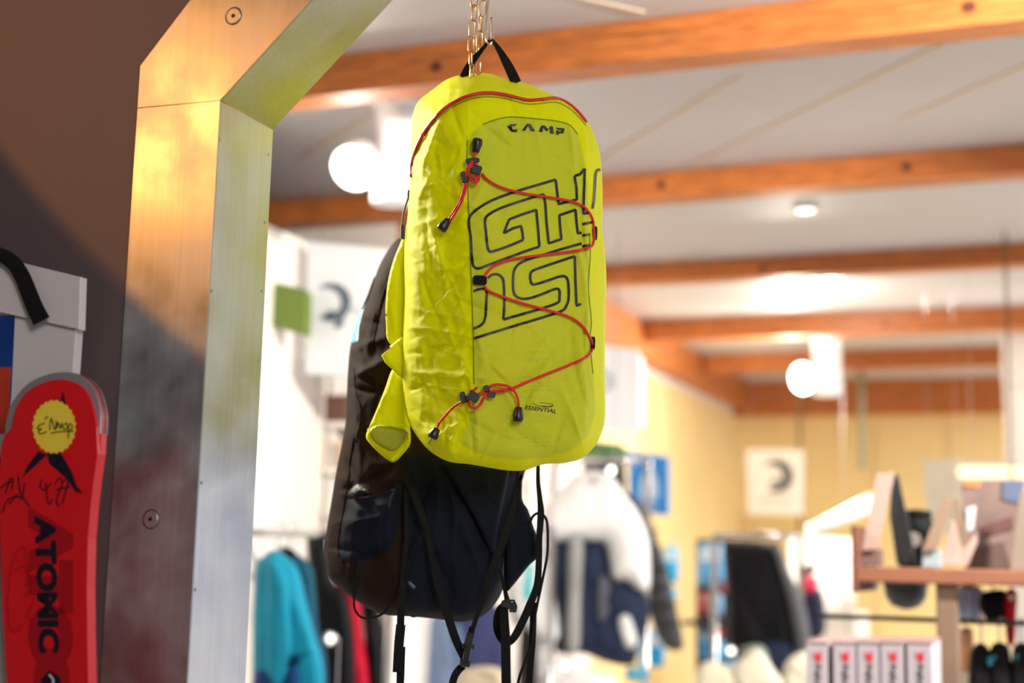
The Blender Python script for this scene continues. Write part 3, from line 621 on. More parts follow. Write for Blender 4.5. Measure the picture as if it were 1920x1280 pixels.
build('loose_cord', tube(atk(q[:, 0], q[:, 1], 1.668), .0010, 6), DARK, DK, True)
q = smooth_line(c3([(488, 752), (503, 765), (522, 785)]), 6)
build('zip_pull', tube(atk(q[:, 0], q[:, 1], 1.668), [.0012]*3+[.0022]*(len(q)-3), 8), mat('grey_rubber', (74, 82, 96), .5), DK, True)
def yblock(c, ax, half, Y, dp=.008):
    a = np.array(ax, float); a /= np.linalg.norm(a); b = np.array([-a[1], a[0]]); rings = []
    for e, y in ((.8, Y), (1, Y+dp*.25), (1, Y+dp*.75), (.8, Y+dp)):
        rings.append(np.array([atk(*(np.array(c)+a*half[0]*sx*e+b*half[1]*sy*e), y) for sx, sy in ((-1, -.6), (-.8, -1), (.8, -1), (1, -.6), (1, .6), (.8, 1), (-.8, 1), (-1, .6))]))
    V = np.concatenate(rings); F = [tuple(range(8)), tuple(range(31, 23, -1))]
    for k in range(3): F += [(k*8+i, (k+1)*8+i, (k+1)*8+(i+1) % 8, k*8+(i+1) % 8) for i in range(8)]
    return V, F
bu = build('side_release_buckle', join(yblock(c3([(806, 1060)])[0], (-.2, 1), (15, 8), 1.664), yblock(c3([(800, 1090)])[0], (-.1, 1), (5, 12), 1.666, .005), yblock(c3([(795, 1130)])[0], (-.2, 1), (16, 7), 1.663), yblock(c3([(785, 1178)])[0], (-.1, 1), (7, 10), 1.664)), BLACKP, DK)
build('buckle_tongue', yblock(c3([(818, 1010)])[0], (-.2, 1), (9, 6), 1.668, .005), DARK, bu)
b2 = build('strap_adjuster', join(yblock(c3([(1010, 875)])[0], (1, .35), (14, 7), 1.682), yblock(c3([(1040, 885)])[0], (.1, 1), (10, 4), 1.680), tube(atk(*np.array(c3([(1000, 850), (1040, 850), (1052, 880), (1050, 905), (1015, 905)])).T, 1.681), .0016, 6)), BLACKP, DK)

# ================================================================== chain and hook
BRASS = mat('brass_chain', (196, 150, 96), .32, 1)
def link_pts(c, tip, wide, half_h, Y):
    """stadium loop in px; wide: visible half width in px, real half width 5 mm"""
    out = []; n = 7; hw = .0036; sc = 1/(FP/Y)
    fx = max(-1, min(1, wide*sc/hw)); fy = math.sqrt(max(0, 1-fx*fx)); cpt = at(c[0], c[1], Y); hh = half_h*sc-hw
    tx = tip[0]*sc
    for k in range(n): a = math.pi*k/(n-1); out.append((hw*math.cos(a), hh+hw*math.sin(a)))
    for k in range(n): a = math.pi+math.pi*k/(n-1); out.append((hw*math.cos(a), -hh+hw*math.sin(a)))
    return np.array([cpt+np.array([fx*u+tx*v/(hh+hw), fy*u, v]) for u, v in out])
CH = root('hanging_chain', at(880, 140, 1.62), 'brass coloured link chain hanging in two strands from the ceiling', 'chain')
lsets = [[((889, 4), 6, 11), ((889, 24), 3.8, 16), ((886, 54), 6, 17), ((884, 84), 5.5, 16), ((883, 109), 2.4, 16), ((885, 134), 3, 15)],
         [((905, 16), 7, 17), ((901, 43), 1.6, 17), ((900, 74), 6.6, 16.5), ((896.5, 98), 1.6, 15), ((897, 126), 5, 14)]]
proto = None
for st, (Y, l) in enumerate(zip((1.615, 1.622), lsets)):
    for c, wv, hh in l:
        build('link', tube(link_pts(c, (0, 0), wv, hh, Y), .00098, 7, True), BRASS, CH, True)
    # the strand goes on up to the ceiling, straight
    top = at(l[0][0][0], l[0][0][1]-l[0][2], Y); z = top[2]-.0012; k = 0
    pw = at(l[0][0][0], l[0][0][1], Y)
    base = link_pts((l[0][0][0], 0), (0, 0), 6, 16.5, Y); hgt = np.ptp(base[:, 2]); pr = None
    while z+hgt < ZC-.02:
        cx = np.array([pw[0], pw[1], z+hgt/2-.0010]); B = base-base.mean(0)
        if k % 2 == 0: B = np.column_stack([B[:, 1], B[:, 0], B[:, 2]])
        build('link', tube(B+cx, .00098, 6, True), BRASS, CH); z += hgt-.0040; k += 1
    e = np.array([pw[0], pw[1], z])
    build('ceiling_eye', join(tube([e+np.array([0, 0, 0]), e+np.array([.004, 0, .006]), e+np.array([0, 0, .012]), np.array([e[0], e[1], ZC])], .0016, 8)), BRASS, CH, True)
HK = root('metal_hook', at(918, 84, 1.6), 'shiny steel S-shaped hook holding the handle of the yellow pack', 'hook')
hp = smooth_line([(918, -60), (917, -20), (915, 10), (913, 35), (912, 60), (912.5, 74), (916, 82), (919.5, 82.5), (922.5, 76), (922.5, 60), (922, 36)], 8)
build('hook_wire', tube(at(hp[:, 0], hp[:, 1], 1.603), .0014, 10), mat('bright_wire', (225, 215, 190), .18, 1), HK, True)
build('hook_tip', lathe(at(922, 38, 1.603), (0, 0, 1), [(.0014, 0), (.0026, .001), (.0028, .0025), (.0015, .0035)], 12), CHROME, HK, True)
t2 = at(918, -60, 1.603)
build('hook_rod', tube([t2, np.array([t2[0], t2[1], ZC])], .0014, 8), CHROME, HK)

# ================================================================== ski and boxes leaning at the brown wall
def onp(pts, D): return [sz(onD(x, y, D)) for x, y in pts]
def plate(name, ptsz, D, t, m, parent=None, bev=.0015, smooth=False, **kw):
    """flat solid from an outline in wall coordinates with a small bevel"""
    P = np.array(ptsz, float); c = P.mean(0); q = c+(P-c)*(1-bev/ (np.abs(P-c).max()+1e-9))
    rings = [np.array([room(s, D, z) for s, z in q]), np.array([room(s, D+bev, z) for s, z in P]), np.array([room(s, D+t, z) for s, z in P])]
    n = len(P); V = np.concatenate(rings); F = [tuple(range(n)), tuple(range(3*n-1, 2*n-1, -1))]
    for k in range(2): F += [(k*n+i, (k+1)*n+i, (k+1)*n+(i+1) % n, k*n+(i+1) % n) for i in range(n)]
    return fixn(build(name, (V, F), m, parent, smooth, **kw))
DSK = D0-.07
top = [(3, 815), (6, 785), (15, 757), (32, 732), (52, 714), (78, 702), (106, 696), (134, 698), (156, 709), (172, 727), (181, 750), (186, 778), (185, 812)]
left = [(13, 1280), (5, 1150), (-1, 1000), (-3, 900)]; right = [(183, 850), (176, 900), (170, 950), (165, 1010), (163, 1100), (164, 1200), (166, 1290)]
tp = [tuple(q) for q in smooth_line(top, 4)]
ol = onp(left, DSK)+onp(tp, DSK)+onp(right, DSK)
sl, sr = onp([(13, 1280)], DSK)[0][0], onp([(166, 1290)], DSK)[0][0]
cs = (sl+sr)/2
low = [(sr+.004, .9), (sr+.012, .45), (sr+.012, .15), (cs+.03, .02), (cs, .0), (cs-.03, .02), (sl-.012, .15), (sl-.012, .45), (sl-.004, .9)]
ol = ol+low
SKI = root('ski', room(cs, DSK, 0), 'short red ski standing upright against the brown wall, round grey-edged tip', 'ski')
plate('core', ol, DSK+.0044, .008, mat('ski_red', (222, 22, 30), .28, coat=.5), SKI)
tcap = onp(tp, DSK)+onp([(176, 826), (100, 860), (10, 830)], DSK); plate('tip_guard', tcap, DSK+.0036, .010, mat('ski_tip_grey', (150, 148, 152), .35, .3), SKI)
c_ = np.mean(onp(tp, DSK), 0)
redtop = [(22, 800), (26, 775), (36, 752), (54, 731), (80, 717), (108, 711), (134, 714), (153, 725), (167, 745), (176, 775), (181, 800), (183, 850), (176, 900), (170, 950), (165, 1010), (163, 1100), (164, 1200), (166, 1290)]
redl = [(13, 1280), (5, 1150), (0, 1000), (-2, 900), (3, 830), (12, 812)]
SR_ = mat('ski_red', (222, 22, 30), .28, coat=.5)
plate('top_sheet', onp([tuple(q) for q in smooth_line(redtop[:11], 3)]+redtop[11:], DSK)+[(s-.002 if s > cs else s+.002, z+(.003 if z < .1 else 0)) for s, z in low]+onp(redl, DSK), DSK, .0042, SR_, SKI)
def flat(pts, m, name='printed_mark', D=None, lift=.0004, parent=SKI, **kw):
    D = (DSK if D is None else D)-lift; P = np.array([onD(x, y, D) for x, y in pts]); return build(name, prism(P, P+WN*lift*.8), m, parent, **kw)
def strokeD(pts, w, D, n=5):
    P = smooth_line(pts, n); T = np.gradient(P, axis=0); T /= np.linalg.norm(T, axis=1)[:, None]+1e-9; N_ = np.stack([-T[:, 1], T[:, 0]], -1)*w/2
    A, B = P-N_, P+N_; m = len(P); return np.concatenate([onD(A[:, 0], A[:, 1], D), onD(B[:, 0], B[:, 1], D)]), [(i, i+1, m+i+1, m+i) for i in range(m-1)]
def textD(txt, org, ux, uy, D, bold=0.):
    """lettering laid in the plane D: org, ux and uy are photo pixels of the origin, of the writing direction and of the letters' height"""
    V, F = text_mesh(txt, bold); px = org[0]+V[:, 0]*ux[0]+V[:, 1]*uy[0]; py = org[1]+V[:, 0]*ux[1]+V[:, 1]*uy[1]; return onD(px, py, D), F
DR = mat('ski_dark_red', (172, 12, 24), .3, coat=.5); NB = mat('ski_black', (22, 16, 34), .35, coat=.4)
build('printed_ghost_letters', textD('ATO', (52, 948), (0, 305), (86, 4), DSK-.0003, .09), DR, SKI)
build('printed_lettering', textD('ATOMIC', (64, 966), (8, 258), (40, 0), DSK-.0006, .055), NB, SKI)
flat([(45+34*math.cos(t)+52, 1272+58*math.sin(t)) for t in np.linspace(0, 6.1, 24)], DR, lift=.0005)
flat([(76, 1274), (92, 1256), (112, 1268), (116, 1290), (84, 1300)], NB, lift=.0009)
build('printed_mark', strokeD([(92, 1264), (100, 1275), (96, 1288)], 3, DSK-.0012), WHITEP, SKI)
for q in ([(118, 733), (123, 757), (112, 757)], [(72, 846), (88, 852), (60, 878), (44, 892), (40, 900), (52, 872)], [(88, 850), (112, 846), (134, 884), (144, 912), (155, 924), (142, 922), (126, 898), (92, 868)]): flat(q, NB, lift=.0006)
flat([(101+(41 if k % 2 else 38)*math.cos(k*math.pi/24), 800+(51 if k % 2 else 48)*math.sin(k*math.pi/24)) for k in range(48)], mat('sticker_yellow', (244, 214, 70), .4), 'sticker', lift=.0008, label='yellow scalloped sticker with a black scribbled word')
scr = [[(84, 793), (74, 797), (70, 803), (78, 804), (72, 808), (76, 813), (88, 809)], [(84, 786), (90, 780)], [(93, 806), (96, 784), (103, 806), (106, 788)], [(106, 803), (109, 792), (113, 803), (116, 793), (119, 805)], [(120, 797), (125, 793), (126, 803), (120, 804)], [(128, 822), (130, 795), (136, 800), (131, 808)], [(95, 812), (112, 809), (138, 808)]]
build('scribble', join(*[strokeD(q, 2.2, DSK-.0012) for q in scr]), PRINT, SKI)
scr2 = [[(0, 915), (12, 906), (24, 902)], [(10, 925), (18, 900), (24, 898), (22, 918)], [(34, 892), (36, 915), (42, 930), (46, 905)], [(4, 962), (12, 940), (28, 930), (42, 935)], [(16, 945), (34, 926)], [(40, 930), (55, 948)],
        [(78, 898), (75, 912), (84, 918), (96, 905)], [(86, 905), (88, 930), (92, 945), (98, 935)], [(102, 908), (112, 896), (116, 908), (106, 935), (110, 950)], [(118, 903), (128, 898), (122, 925), (116, 945)], [(104, 918), (132, 912)]]
build('scribble', join(*[strokeD(q, 2.6, DSK-.0007) for q in scr2]), NB, SKI)
scr3 = [[(46, 1026), (34, 1028), (24, 1052), (16, 1090), (14, 1140), (18, 1175), (32, 1185), (38, 1166)], [(30, 1070), (42, 1060), (50, 1075), (46, 1100), (58, 1080)], [(44, 1120), (56, 1105), (64, 1125), (52, 1150), (62, 1170)], [(46, 1026), (50, 1060), (56, 1100)]]
build('scribble', join(*[strokeD(q, 1.6, DSK-.0012) for q in scr3]), DR, SKI)
# second ski's dark edge at the frame border
DSK2 = D0-.045
e0 = onp([(14, 760)], DSK2)[0]
S2 = root('ski', room(e0[0]-.03, DSK2, 0), 'black ski mostly outside the frame, its edge showing left of the red ski', 'ski')
plate('top_sheet', [(e0[0]-.075, .0), (e0[0]-.015, .0), (e0[0]-.006, 1.0), (e0[0]-.008, 1.66), (e0[0]-.03, 1.75), (e0[0]-.06, 1.70), (e0[0]-.075, 1.5)], DSK2, .012, NB, S2)
# white display box
DBX = D0-.03
CARD = mat('white_cardboard', (214, 208, 208), .6, var=.02)
BX = root('display_box', room(-1.12, DBX, 0), 'white cardboard display box with overhanging lid and coloured front, behind the red ski', 'box')
a = onp([(142, 612), (131, 760)], DBX+.002)
plate('box_body', [(a[0][0]-.25, .0), (a[0][0]-.002, .0), (a[0][0], a[0][1]+.01), (a[0][0]-.25, a[0][1]+.045)], DBX+.002, .012, CARD, BX)
plate('lid', onp([(-60, 468), (151, 519), (148, 617), (-60, 572)], DBX-.004), DBX-.004, .010, CARD, BX, bev=.0006)
pic = mat('picture_blue', (24, 60, 130), .35, var=.3, vscale=12)
plate('picture', onp([(-60, 588), (27, 592), (24, 660), (20, 740), (14, 800), (-60, 800)], DBX+.0008), DBX+.0008, .001, pic, BX, bev=.0002, label='blue printed picture')
plate('picture', onp([(-60, 690), (20, 688), (16, 770), (10, 810), (-60, 830)], DBX+.0004), DBX+.0004, .0006, mat('picture_red', (196, 60, 40), .35, var=.25, vscale=12), BX, bev=.0001, label='red printed picture')
st = tape([(-40, 472), (-5, 476), (22, 490), (40, 515), (54, 548), (66, 578), (78, 602)], [24, 26, 28, 30, 31, 32, 34], [DBX-.012]*7, .0018, mp=onD)
fixn(build('handle_strap', st, DARK, BX, label='black webbing strap'))

# ================================================================== shop: track lamps
GLOW = mat('lamp_glow', (255, 250, 240), .5, emit=16)
def track_lamp(label, px, D, ztop_px, r, h, head_px, head_r, head_D, group='white ceiling spot lamps', body=None, tilt=(-.25, -.35, -.45), power=3):
    top = onD(px, ztop_px, D); base = np.array([top[0], top[1], ZC-.001])
    t = root('spot_lamp', base-WZ*h, label, 'lamp', group)
    build('canopy', lathe(base, -WZ, [(r*1.12, 0), (r*1.12, .018), (r*.5, .022)], 28), WHITEP, t, True)
    build('body', lathe(base-WZ*.022, -WZ, [(r*.97, 0), (r, .006), (r, h-.03), (r*.96, h-.022), (r*.8, h-.02)], 28), body or WHITEP, t, True)
    hc = onD(head_px[0], head_px[1], head_D); ax = (E0-hc); ax = ax/np.linalg.norm(ax)*.5+np.array(tilt); ax /= np.linalg.norm(ax)
    build('head', lathe(hc-ax*.075, ax, [(head_r*.6, 0), (head_r*.95, .012), (head_r*1.02, .072), (head_r*.96, .076), (head_r*.95, .070)], 28), WHITEP, t, True)
    build('bulb', lathe(hc-ax*.03, ax, [(head_r*.92, 0), (head_r*.92, .030), (head_r*.6, .040), (head_r*.1, .043)], 24), GLOW, t, True)
    pl = lamp('POINT', 'spot_lamp_light', hc+ax*.10, hc+ax, power, (1, .93, .82), .03); arm = base-WZ*(h*.75); build('arm', tube([arm, (arm+hc)/2+WZ*.004, hc-ax*.07], .007, 8), WHITEP, t, True)
track_lamp('large white ceiling spot lamp with a glaring round head, left of the yellow pack', 742, 3.3, 170, .056, .285, (664, 315), .062, 3.22)
track_lamp('small white ceiling spot lamp with a glowing oval head, above the yellow wall', 1549, 7.35, 620, .072, .345, (1505, 709), .074, 7.2, tilt=(-.62, -.1, -.1), power=30, body=mat('lit_white_plastic', (240, 240, 240), .4, emit=.35))  # slight emission stands in for light falling on the lamp body
for k, (px, py, z) in enumerate(((1510, 394, ZC), (1499, 530, ZC), (1560, 545, ZC))):  # added glowing domes stand in for lamp reflections on the ceiling
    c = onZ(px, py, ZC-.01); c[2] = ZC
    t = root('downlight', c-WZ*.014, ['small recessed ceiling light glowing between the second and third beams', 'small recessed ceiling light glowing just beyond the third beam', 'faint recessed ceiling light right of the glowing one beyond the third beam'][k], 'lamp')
    if k > 0: lamp('POINT', 'downlight_light', c-WZ*.05, c-WZ, 7, (1, .93, .82), .03)  # added light that brightens the fourth beam
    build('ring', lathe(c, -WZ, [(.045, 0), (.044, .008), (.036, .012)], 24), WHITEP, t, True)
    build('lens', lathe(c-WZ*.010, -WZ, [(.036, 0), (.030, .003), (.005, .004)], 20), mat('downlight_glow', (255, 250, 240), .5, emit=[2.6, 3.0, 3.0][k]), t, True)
# rods and the long chain hanging from the ceiling
for (x0, y0, y1, D, r, rgb, lab) in ((1500, 735, 1000, 8.7, .011, (150, 130, 96), 'brown hanging rod below the small lamp, in front of the yellow wall'), (1617, 700, 880, 8.4, .018, (160, 164, 140), 'pale green hanging rod right of the small lamp')):
    p = onD(x0, y1, D); q = np.array([p[0], p[1], ZC-.001])
    t = root('hanging_rod', p, lab, 'rod', None); build('rod', tube([q, p], r, 10), mat('rod_%d' % x0, rgb, .5), t, True); build('end_cap', lathe(p, WZ, [(r*1.3, 0), (r*1.3, .02), (r, .022)], 12), mat('rod_%d' % x0, rgb, .5), t)
p = onD(1897, 900, 5.3); top = ZC
t = root('hanging_chain', p, 'long thin brown chain hanging from the ceiling at the right edge of the picture', 'chain')
z = p[2]; k = 0; CM = mat('dull_brass', (130, 106, 80), .5, .6)
b = np.array([(.0065*math.cos(a), 0, .018*math.sin(a)) for a in np.linspace(0, 2*math.pi, 10, endpoint=False)]); b2 = b[:, [1, 0, 2]]
pr = None
while z < ZC-.03:
    if k < 2:
        o = build('link', tube((b if k % 2 == 0 else b2)+p*[1, 1, 0]+[0, 0, z+.018], .0028, 5, True), CM, t); pr = (pr or [])+[o]
    else:
        o = pr[k % 2].copy(); COL.objects.link(o); o.location = (0, 0, z-pr[k % 2].get('z0', p[2]+(k % 2)*.030))
    k += 1; z += .030
build('ceiling_eye', tube([np.array([p[0], p[1], z]), np.array([p[0], p[1], ZC])], .004, 8), CM, t)

# ================================================================== left wall: panels, signs, shelves of goods
SIGNW = mat('sign_white', (232, 236, 240), .5); CRESC = mat('sign_grey_blue', (84, 98, 116), .5)
def crescent(c, r, D, rot=.6, wmax=.42):
    a = np.linspace(-2.3+rot, 2.3+rot, 26); o = [(c[0]+r*math.cos(t), c[1]+r*math.sin(t)) for t in a]
    i = [(c[0]+r*(1-wmax*math.sin(math.pi*(k/25))**.7)*math.cos(t), c[1]+r*(1-wmax*math.sin(math.pi*(k/25))**.7)*math.sin(t)) for k, t in enumerate(a)]
    A = onD([q[0] for q in o], [q[1] for q in o], D); B = onD([q[0] for q in i], [q[1] for q in i], D); n = 26
    return np.concatenate([A, B]), [(k, k+1, n+k+1, n+k) for k in range(n-1)]
def board(name, pts, D, t, m, label, cat, parts=(), group=None):
    P = [onD(x, y, D) for x, y in pts]; r_ = root(name, np.array([np.mean([q[0] for q in P]), np.mean([q[1] for q in P]), min(q[2] for q in P)]), label, cat, group)
    plate('panel', onp(pts, D), D, t, m, r_, bev=.003)
    return r_
r_ = board('logo_sign', [(577, 452), (772, 470), (776, 712), (572, 700)], 3.60, .03, SIGNW, 'tall white sign with a dark crescent emblem, hanging left of the black backpack', 'sign')
build('emblem', crescent((622, 566), 36, 3.596, .0, .5), CRESC, r_)
build('emblem', strokeD([(606, 598), (622, 586), (640, 604), (628, 612)], 9, 3.595), CRESC, r_)
build('small_print', strokeD([(648, 578), (668, 582), (690, 590)], 3, 3.595), mat('sign_pale_print', (176, 186, 200), .5), r_)
build('hanger_wire', join(*[tube([onD(x, 466, 3.62), np.array([onD(x, 466, 3.62)[0], onD(x, 466, 3.62)[1], ZC])], .0006, 5) for x in (600, 750)]), CHROME, r_)
r_ = board('hanging_banner', [(505, 532), (575, 548), (573, 629), (500, 608)], 3.5, .03, mat('moss_green', (102, 124, 46), .6), 'green board hanging beside the steel frame, left of the crescent sign', 'banner')
build('banner_rail', tube([onD(505, 532, 3.515), onD(575, 548, 3.515)], .008, 8), mat('moss_green', (102, 124, 46), .6), r_)
build('hanger_wire', join(*[tube([onD(x, 538, 3.51), np.array([onD(x, 538, 3.51)[0], onD(x, 538, 3.51)[1], ZC])], .0006, 5) for x in (512, 568)]), CHROME, r_)
r_ = board('logo_sign', [(1085, 640), (1190, 655), (1201, 672), (1201, 798), (1180, 812), (1085, 800)], 5.6, .05, SIGNW, 'white box sign seen right behind the edge of the yellow pack', 'sign')
build('emblem', crescent((1128, 715), 22, 5.595, .0, .5), mat('sign_pale_print', (176, 186, 200), .5), r_)
build('hanger_wire', join(*[tube([onD(x, 660, 5.62), np.array([onD(x, 660, 5.62)[0], onD(x, 660, 5.62)[1], ZC])], .0006, 5) for x in (1110, 1190)]), CHROME, r_)
# goods wall behind the dark pack: white shelf unit standing against the partition
z_ = lambda y, D=3.9: float(onD(620, y, D)[2])
GW = root('wall_shelf', room(-1.9, 3.75, 0), 'bright white shelf unit along the left wall behind the backpacks', 'shelf')
s0, s1 = onp([(430, 900)], 3.9)[0][0], onp([(760, 900)], 3.9)[0][0]
WS = mat('shelf_white', (240, 234, 226), .6)
s0 = max(s0, SL+.01)
build('back_panel', rbox(s0, s1, 4.0, 4.04, 0, z_(700)+.04, .002), WS, GW)
for y in (795, 880, 958, 1035, 1120): build('shelf_board', rbox(s0, s1, 3.82, 4.0, z_(y)-.018, z_(y), .002), WS, GW)
for s in (s0, s1-.02): build('side_panel', rbox(s, s+.02, 3.84, 4.0, 0, z_(700)+.04, .002), WS, GW)
for k, (x0, x1, y0, y1, rgb, nm, lab, cat) in enumerate((
        (602, 646, 731, 781, (112, 76, 66), 'shoe_box', 'brown shoe box high on the bright shelf, left of the black backpack', 'box'),
        (572, 606, 790, 845, (226, 196, 178), 'shoe_box', 'pale beige box on the bright shelf below the brown box', 'box'),
        (628, 652, 792, 842, (222, 190, 170), 'shoe_box', 'pale beige box on the bright shelf tucked beside the black backpack', 'box'),
        (508, 522, 800, 842, (236, 208, 192), 'shoe_box', 'pale pink narrow box on the bright shelf beside the steel frame', 'box'),
        (545, 570, 745, 783, (232, 200, 176), 'shoe_box', 'light box on the bright shelf, left of the brown box', 'box'))):
    D = 3.83; P = onp([(x0, y1), (x1, y1), (x1, y0), (x0, y0)], D); sa, sb_ = P[0][0], P[1][0]
    zsh = [z_(795), z_(880), z_(958)][0 if y1 < 800 else 1 if y1 < 890 else 2]; hgt = P[3][1]-P[0][1]
    zb_ = zsh+.0005; r_ = root(nm, room((sa+sb_)/2, D+.06, zb_), lab, cat); c = mat('box_%d' % k, rgb, .6)
    build('carton', rbox(sa, sb_, D+.002, D+.11, zb_, zb_+hgt*.74, .001), c, r_); build('lid', rbox(sa-.002, sb_+.002, D, D+.112, zb_+hgt*.72, zb_+hgt, .001), c, r_)
# bag on the shelf by the frame
r_ = root('handbag', onD(528, 956, 3.83), 'small brown and red bag on the bright shelf beside the steel frame', 'bag')
cloth('bag_body', [(504, 905), (514, 899), (545, 899), (551, 910), (552, 940), (548, 955), (506, 955), (502, 935)], onD, 3.84, .08, 10, 5, mat('bag_brown', (92, 62, 44), .6, var=.3, vscale=20), r_)
cloth('bag_flap', [(530, 925), (549, 912), (551, 940), (546, 953), (532, 953)], onD, 3.832, .02, 6, 4, mat('bag_red', (176, 52, 60), .6), r_)
build('bag_handle', tube(onD(*np.array(smooth_line([(512, 903), (518, 888), (532, 884), (542, 890), (546, 903)], 5)).T, 3.88), .004, 6), mat('bag_brown', (92, 62, 44), .6), r_, True)

# ================================================================== garments
def creasing(box, n, amp, ang=1.5, L=50, w=8): return creases(n, box, L, w, amp, ang, .5)
def garment(label, cat, name, D, thick, parts, group=None, sp=9, hang=None, rail=None):
    allp = np.array([q for p in parts for q in p[1]]); c = onD(allp[:, 0].mean(), allp[:, 1].max(), D)
    r_ = root(name, c, label, cat, group)
    for i, (nm, pts, m, off, th) in enumerate(parts):
        b = (min(q[0] for q in pts), min(q[1] for q in pts), max(q[0] for q in pts), max(q[1] for q in pts)); pts2 = pts
        cloth(nm, pts2, onD, D+off, th, max(8, min(b[2]-b[0], b[3]-b[1])*.22), sp, m, r_, wr=creasing(b, max(3, int((b[2]-b[0])*(b[3]-b[1])/1500)), .012*D/4))
    if hang:
        hp_ = onD(hang[0], hang[1], D+thick/2); q = smooth_line([(0, 0), (0, .03), (.010, .045), (.022, .055), (.014, .072), (-.004, .066)], 5)
        build('hanger_hook', tube(np.array([hp_+WD*a+WZ*b_ for a, b_ in q]), .0022, 6), CHROME, r_, True)
    return r_
cl = lambda n, c, r=.7: mat('cloth_'+n, c, r, var=.12, vscale=9, spec=.15)
def rail(label, D, s0, s1, z, legs=True):
    t = root('clothes_rail', room((s0+s1)/2, D, 0), label, 'rail'); k = CHROME
    build('rail_bar', tube([room(s0, D, z), room(s1, D, z)], .012, 10), k, t, True)
    for s in (s0, s1):
        build('leg', tube([room(s, D, z), room(s, D, .02)], .012, 10), k, t, True); build('foot', rbox(s-.02, s+.02, D-.25, D+.25, 0, .02, .003), k, t)
    return t
NV = cl('navy', (38, 48, 72)); WH = cl('white', (236, 236, 236)); TL = cl('teal', (22, 138, 168)); TLD = cl('teal_dark', (10, 62, 110)); BK = cl('black', (14, 14, 17)); GR = cl('charcoal', (70, 70, 74)); RD = cl('crimson', (176, 14, 44)); BG = cl('steel_blue', (102, 124, 156)); PU = cl('dusk_blue', (62, 66, 108)); ZP = cl('zip_grey', (168, 168, 166))
AQ = cl('aqua', (60, 190, 200))
# left rack
LR = 3.05
garment('teal jacket on the left rack, nearest to the steel frame', 'jacket', 'jacket', LR, .10, [('body', [(478, 1075), (492, 1045), (515, 1030), (545, 1050), (562, 1075), (575, 1130), (590, 1190), (606, 1250), (600, 1300), (540, 1320), (520, 1290), (478, 1290)], TL, 0, .10), ('sleeve', [(500, 1060), (520, 1050), (540, 1080), (545, 1150), (548, 1230), (530, 1290), (500, 1262)], TL, -.03, .05), ('hem', [(478, 1262), (500, 1250), (530, 1245), (560, 1225), (562, 1330), (478, 1330)], TLD, -.02, .09)], 'garments on the left rack', hang=(520, 1035))
garment('dark teal jacket behind the nearest teal one on the left rack', 'jacket', 'jacket', LR+.14, .10, [('body', [(522, 1040), (540, 1026), (560, 1040), (585, 1062), (592, 1110), (598, 1180), (612, 1230), (610, 1300), (560, 1310), (530, 1200)], cl('teal_night', (20, 74, 96)), 0, .10), ('collar', [(525, 1040), (540, 1026), (556, 1036), (550, 1050), (534, 1052)], BK, -.01, .05)], 'garments on the left rack', hang=(542, 1030))
garment('black coat hanging between the teal jackets and the red jacket', 'coat', 'coat', LR+.3, .12, [('body', [(575, 1010), (590, 1000), (606, 995), (615, 1040), (625, 1090), (650, 1120), (664, 1200), (660, 1320), (600, 1330), (590, 1240), (584, 1110)], BK, .03, .12), ('collar', [(588, 1020), (600, 1002), (610, 1000), (612, 1022), (596, 1028)], BK, 0, .05)], 'garments on the left rack', hang=(600, 1004))
garment('red jacket with black shoulder on the left rack', 'jacket', 'jacket', LR+.42, .10, [('body', [(632, 1080), (648, 1062), (668, 1080), (676, 1120), (680, 1180), (690, 1250), (690, 1320), (650, 1330), (640, 1220), (630, 1130)], RD, 0, .10), ('side', [(600, 1120), (632, 1118), (640, 1200), (645, 1320), (602, 1320)], BK, -.04, .08)], 'garments on the left rack', hang=(652, 1066))
garment('black jacket right of the red jacket on the left rack', 'jacket', 'jacket', LR+.5, .12, [('body', [(672, 1090), (686, 1075), (700, 1088), (712, 1150), (724, 1200), (722, 1320), (688, 1330), (684, 1200)], BK, 0, .12), ('sleeve', [(684, 1150), (694, 1140), (704, 1170), (712, 1220), (712, 1320), (692, 1320)], BK, -.03, .04)], 'garments on the left rack', hang=(686, 1080))
garment('white shirt glimpsed left of the black backpack, above the red jacket', 'shirt', 'shirt', LR+.62, .08, [('body', [(592, 1040), (606, 1025), (640, 1030), (664, 1060), (672, 1110), (650, 1130), (600, 1120), (588, 1080)], WH, 0, .08), ('collar', [(600, 1040), (612, 1024), (630, 1026), (628, 1040), (612, 1046)], WH, -.02, .03)], 'garments on the left rack', hang=(616, 1030))
s_a, s_b = onp([(440, 1000)], LR+.3)[0][0], onp([(740, 1000)], LR+.3)[0][0]
# middle rack
MR = 4.6
garment('steel blue jacket below the black backpack, on the left', 'jacket', 'jacket', MR, .12, [('body', [(690, 1150), (712, 1120), (740, 1112), (768, 1130), (790, 1180), (796, 1330), (698, 1335), (706, 1250), (682, 1180)], BG, 0, .12), ('sleeve', [(694, 1160), (706, 1150), (716, 1200), (720, 1300), (704, 1320), (698, 1240)], BG, -.03, .05)], 'garments on the middle rack', hang=(738, 1124))
garment('steel blue jacket below the black backpack, second from the left', 'jacket', 'jacket', MR+.05, .12, [('body', [(764, 1190), (778, 1158), (804, 1148), (838, 1160), (856, 1205), (862, 1330), (770, 1335)], cl('slate_blue', (110, 128, 158)), 0, .12), ('sleeve', [(770, 1190), (782, 1178), (790, 1230), (790, 1310), (772, 1320)], cl('slate_blue', (110, 128, 158)), -.03, .05)], 'garments on the middle rack', hang=(802, 1160))
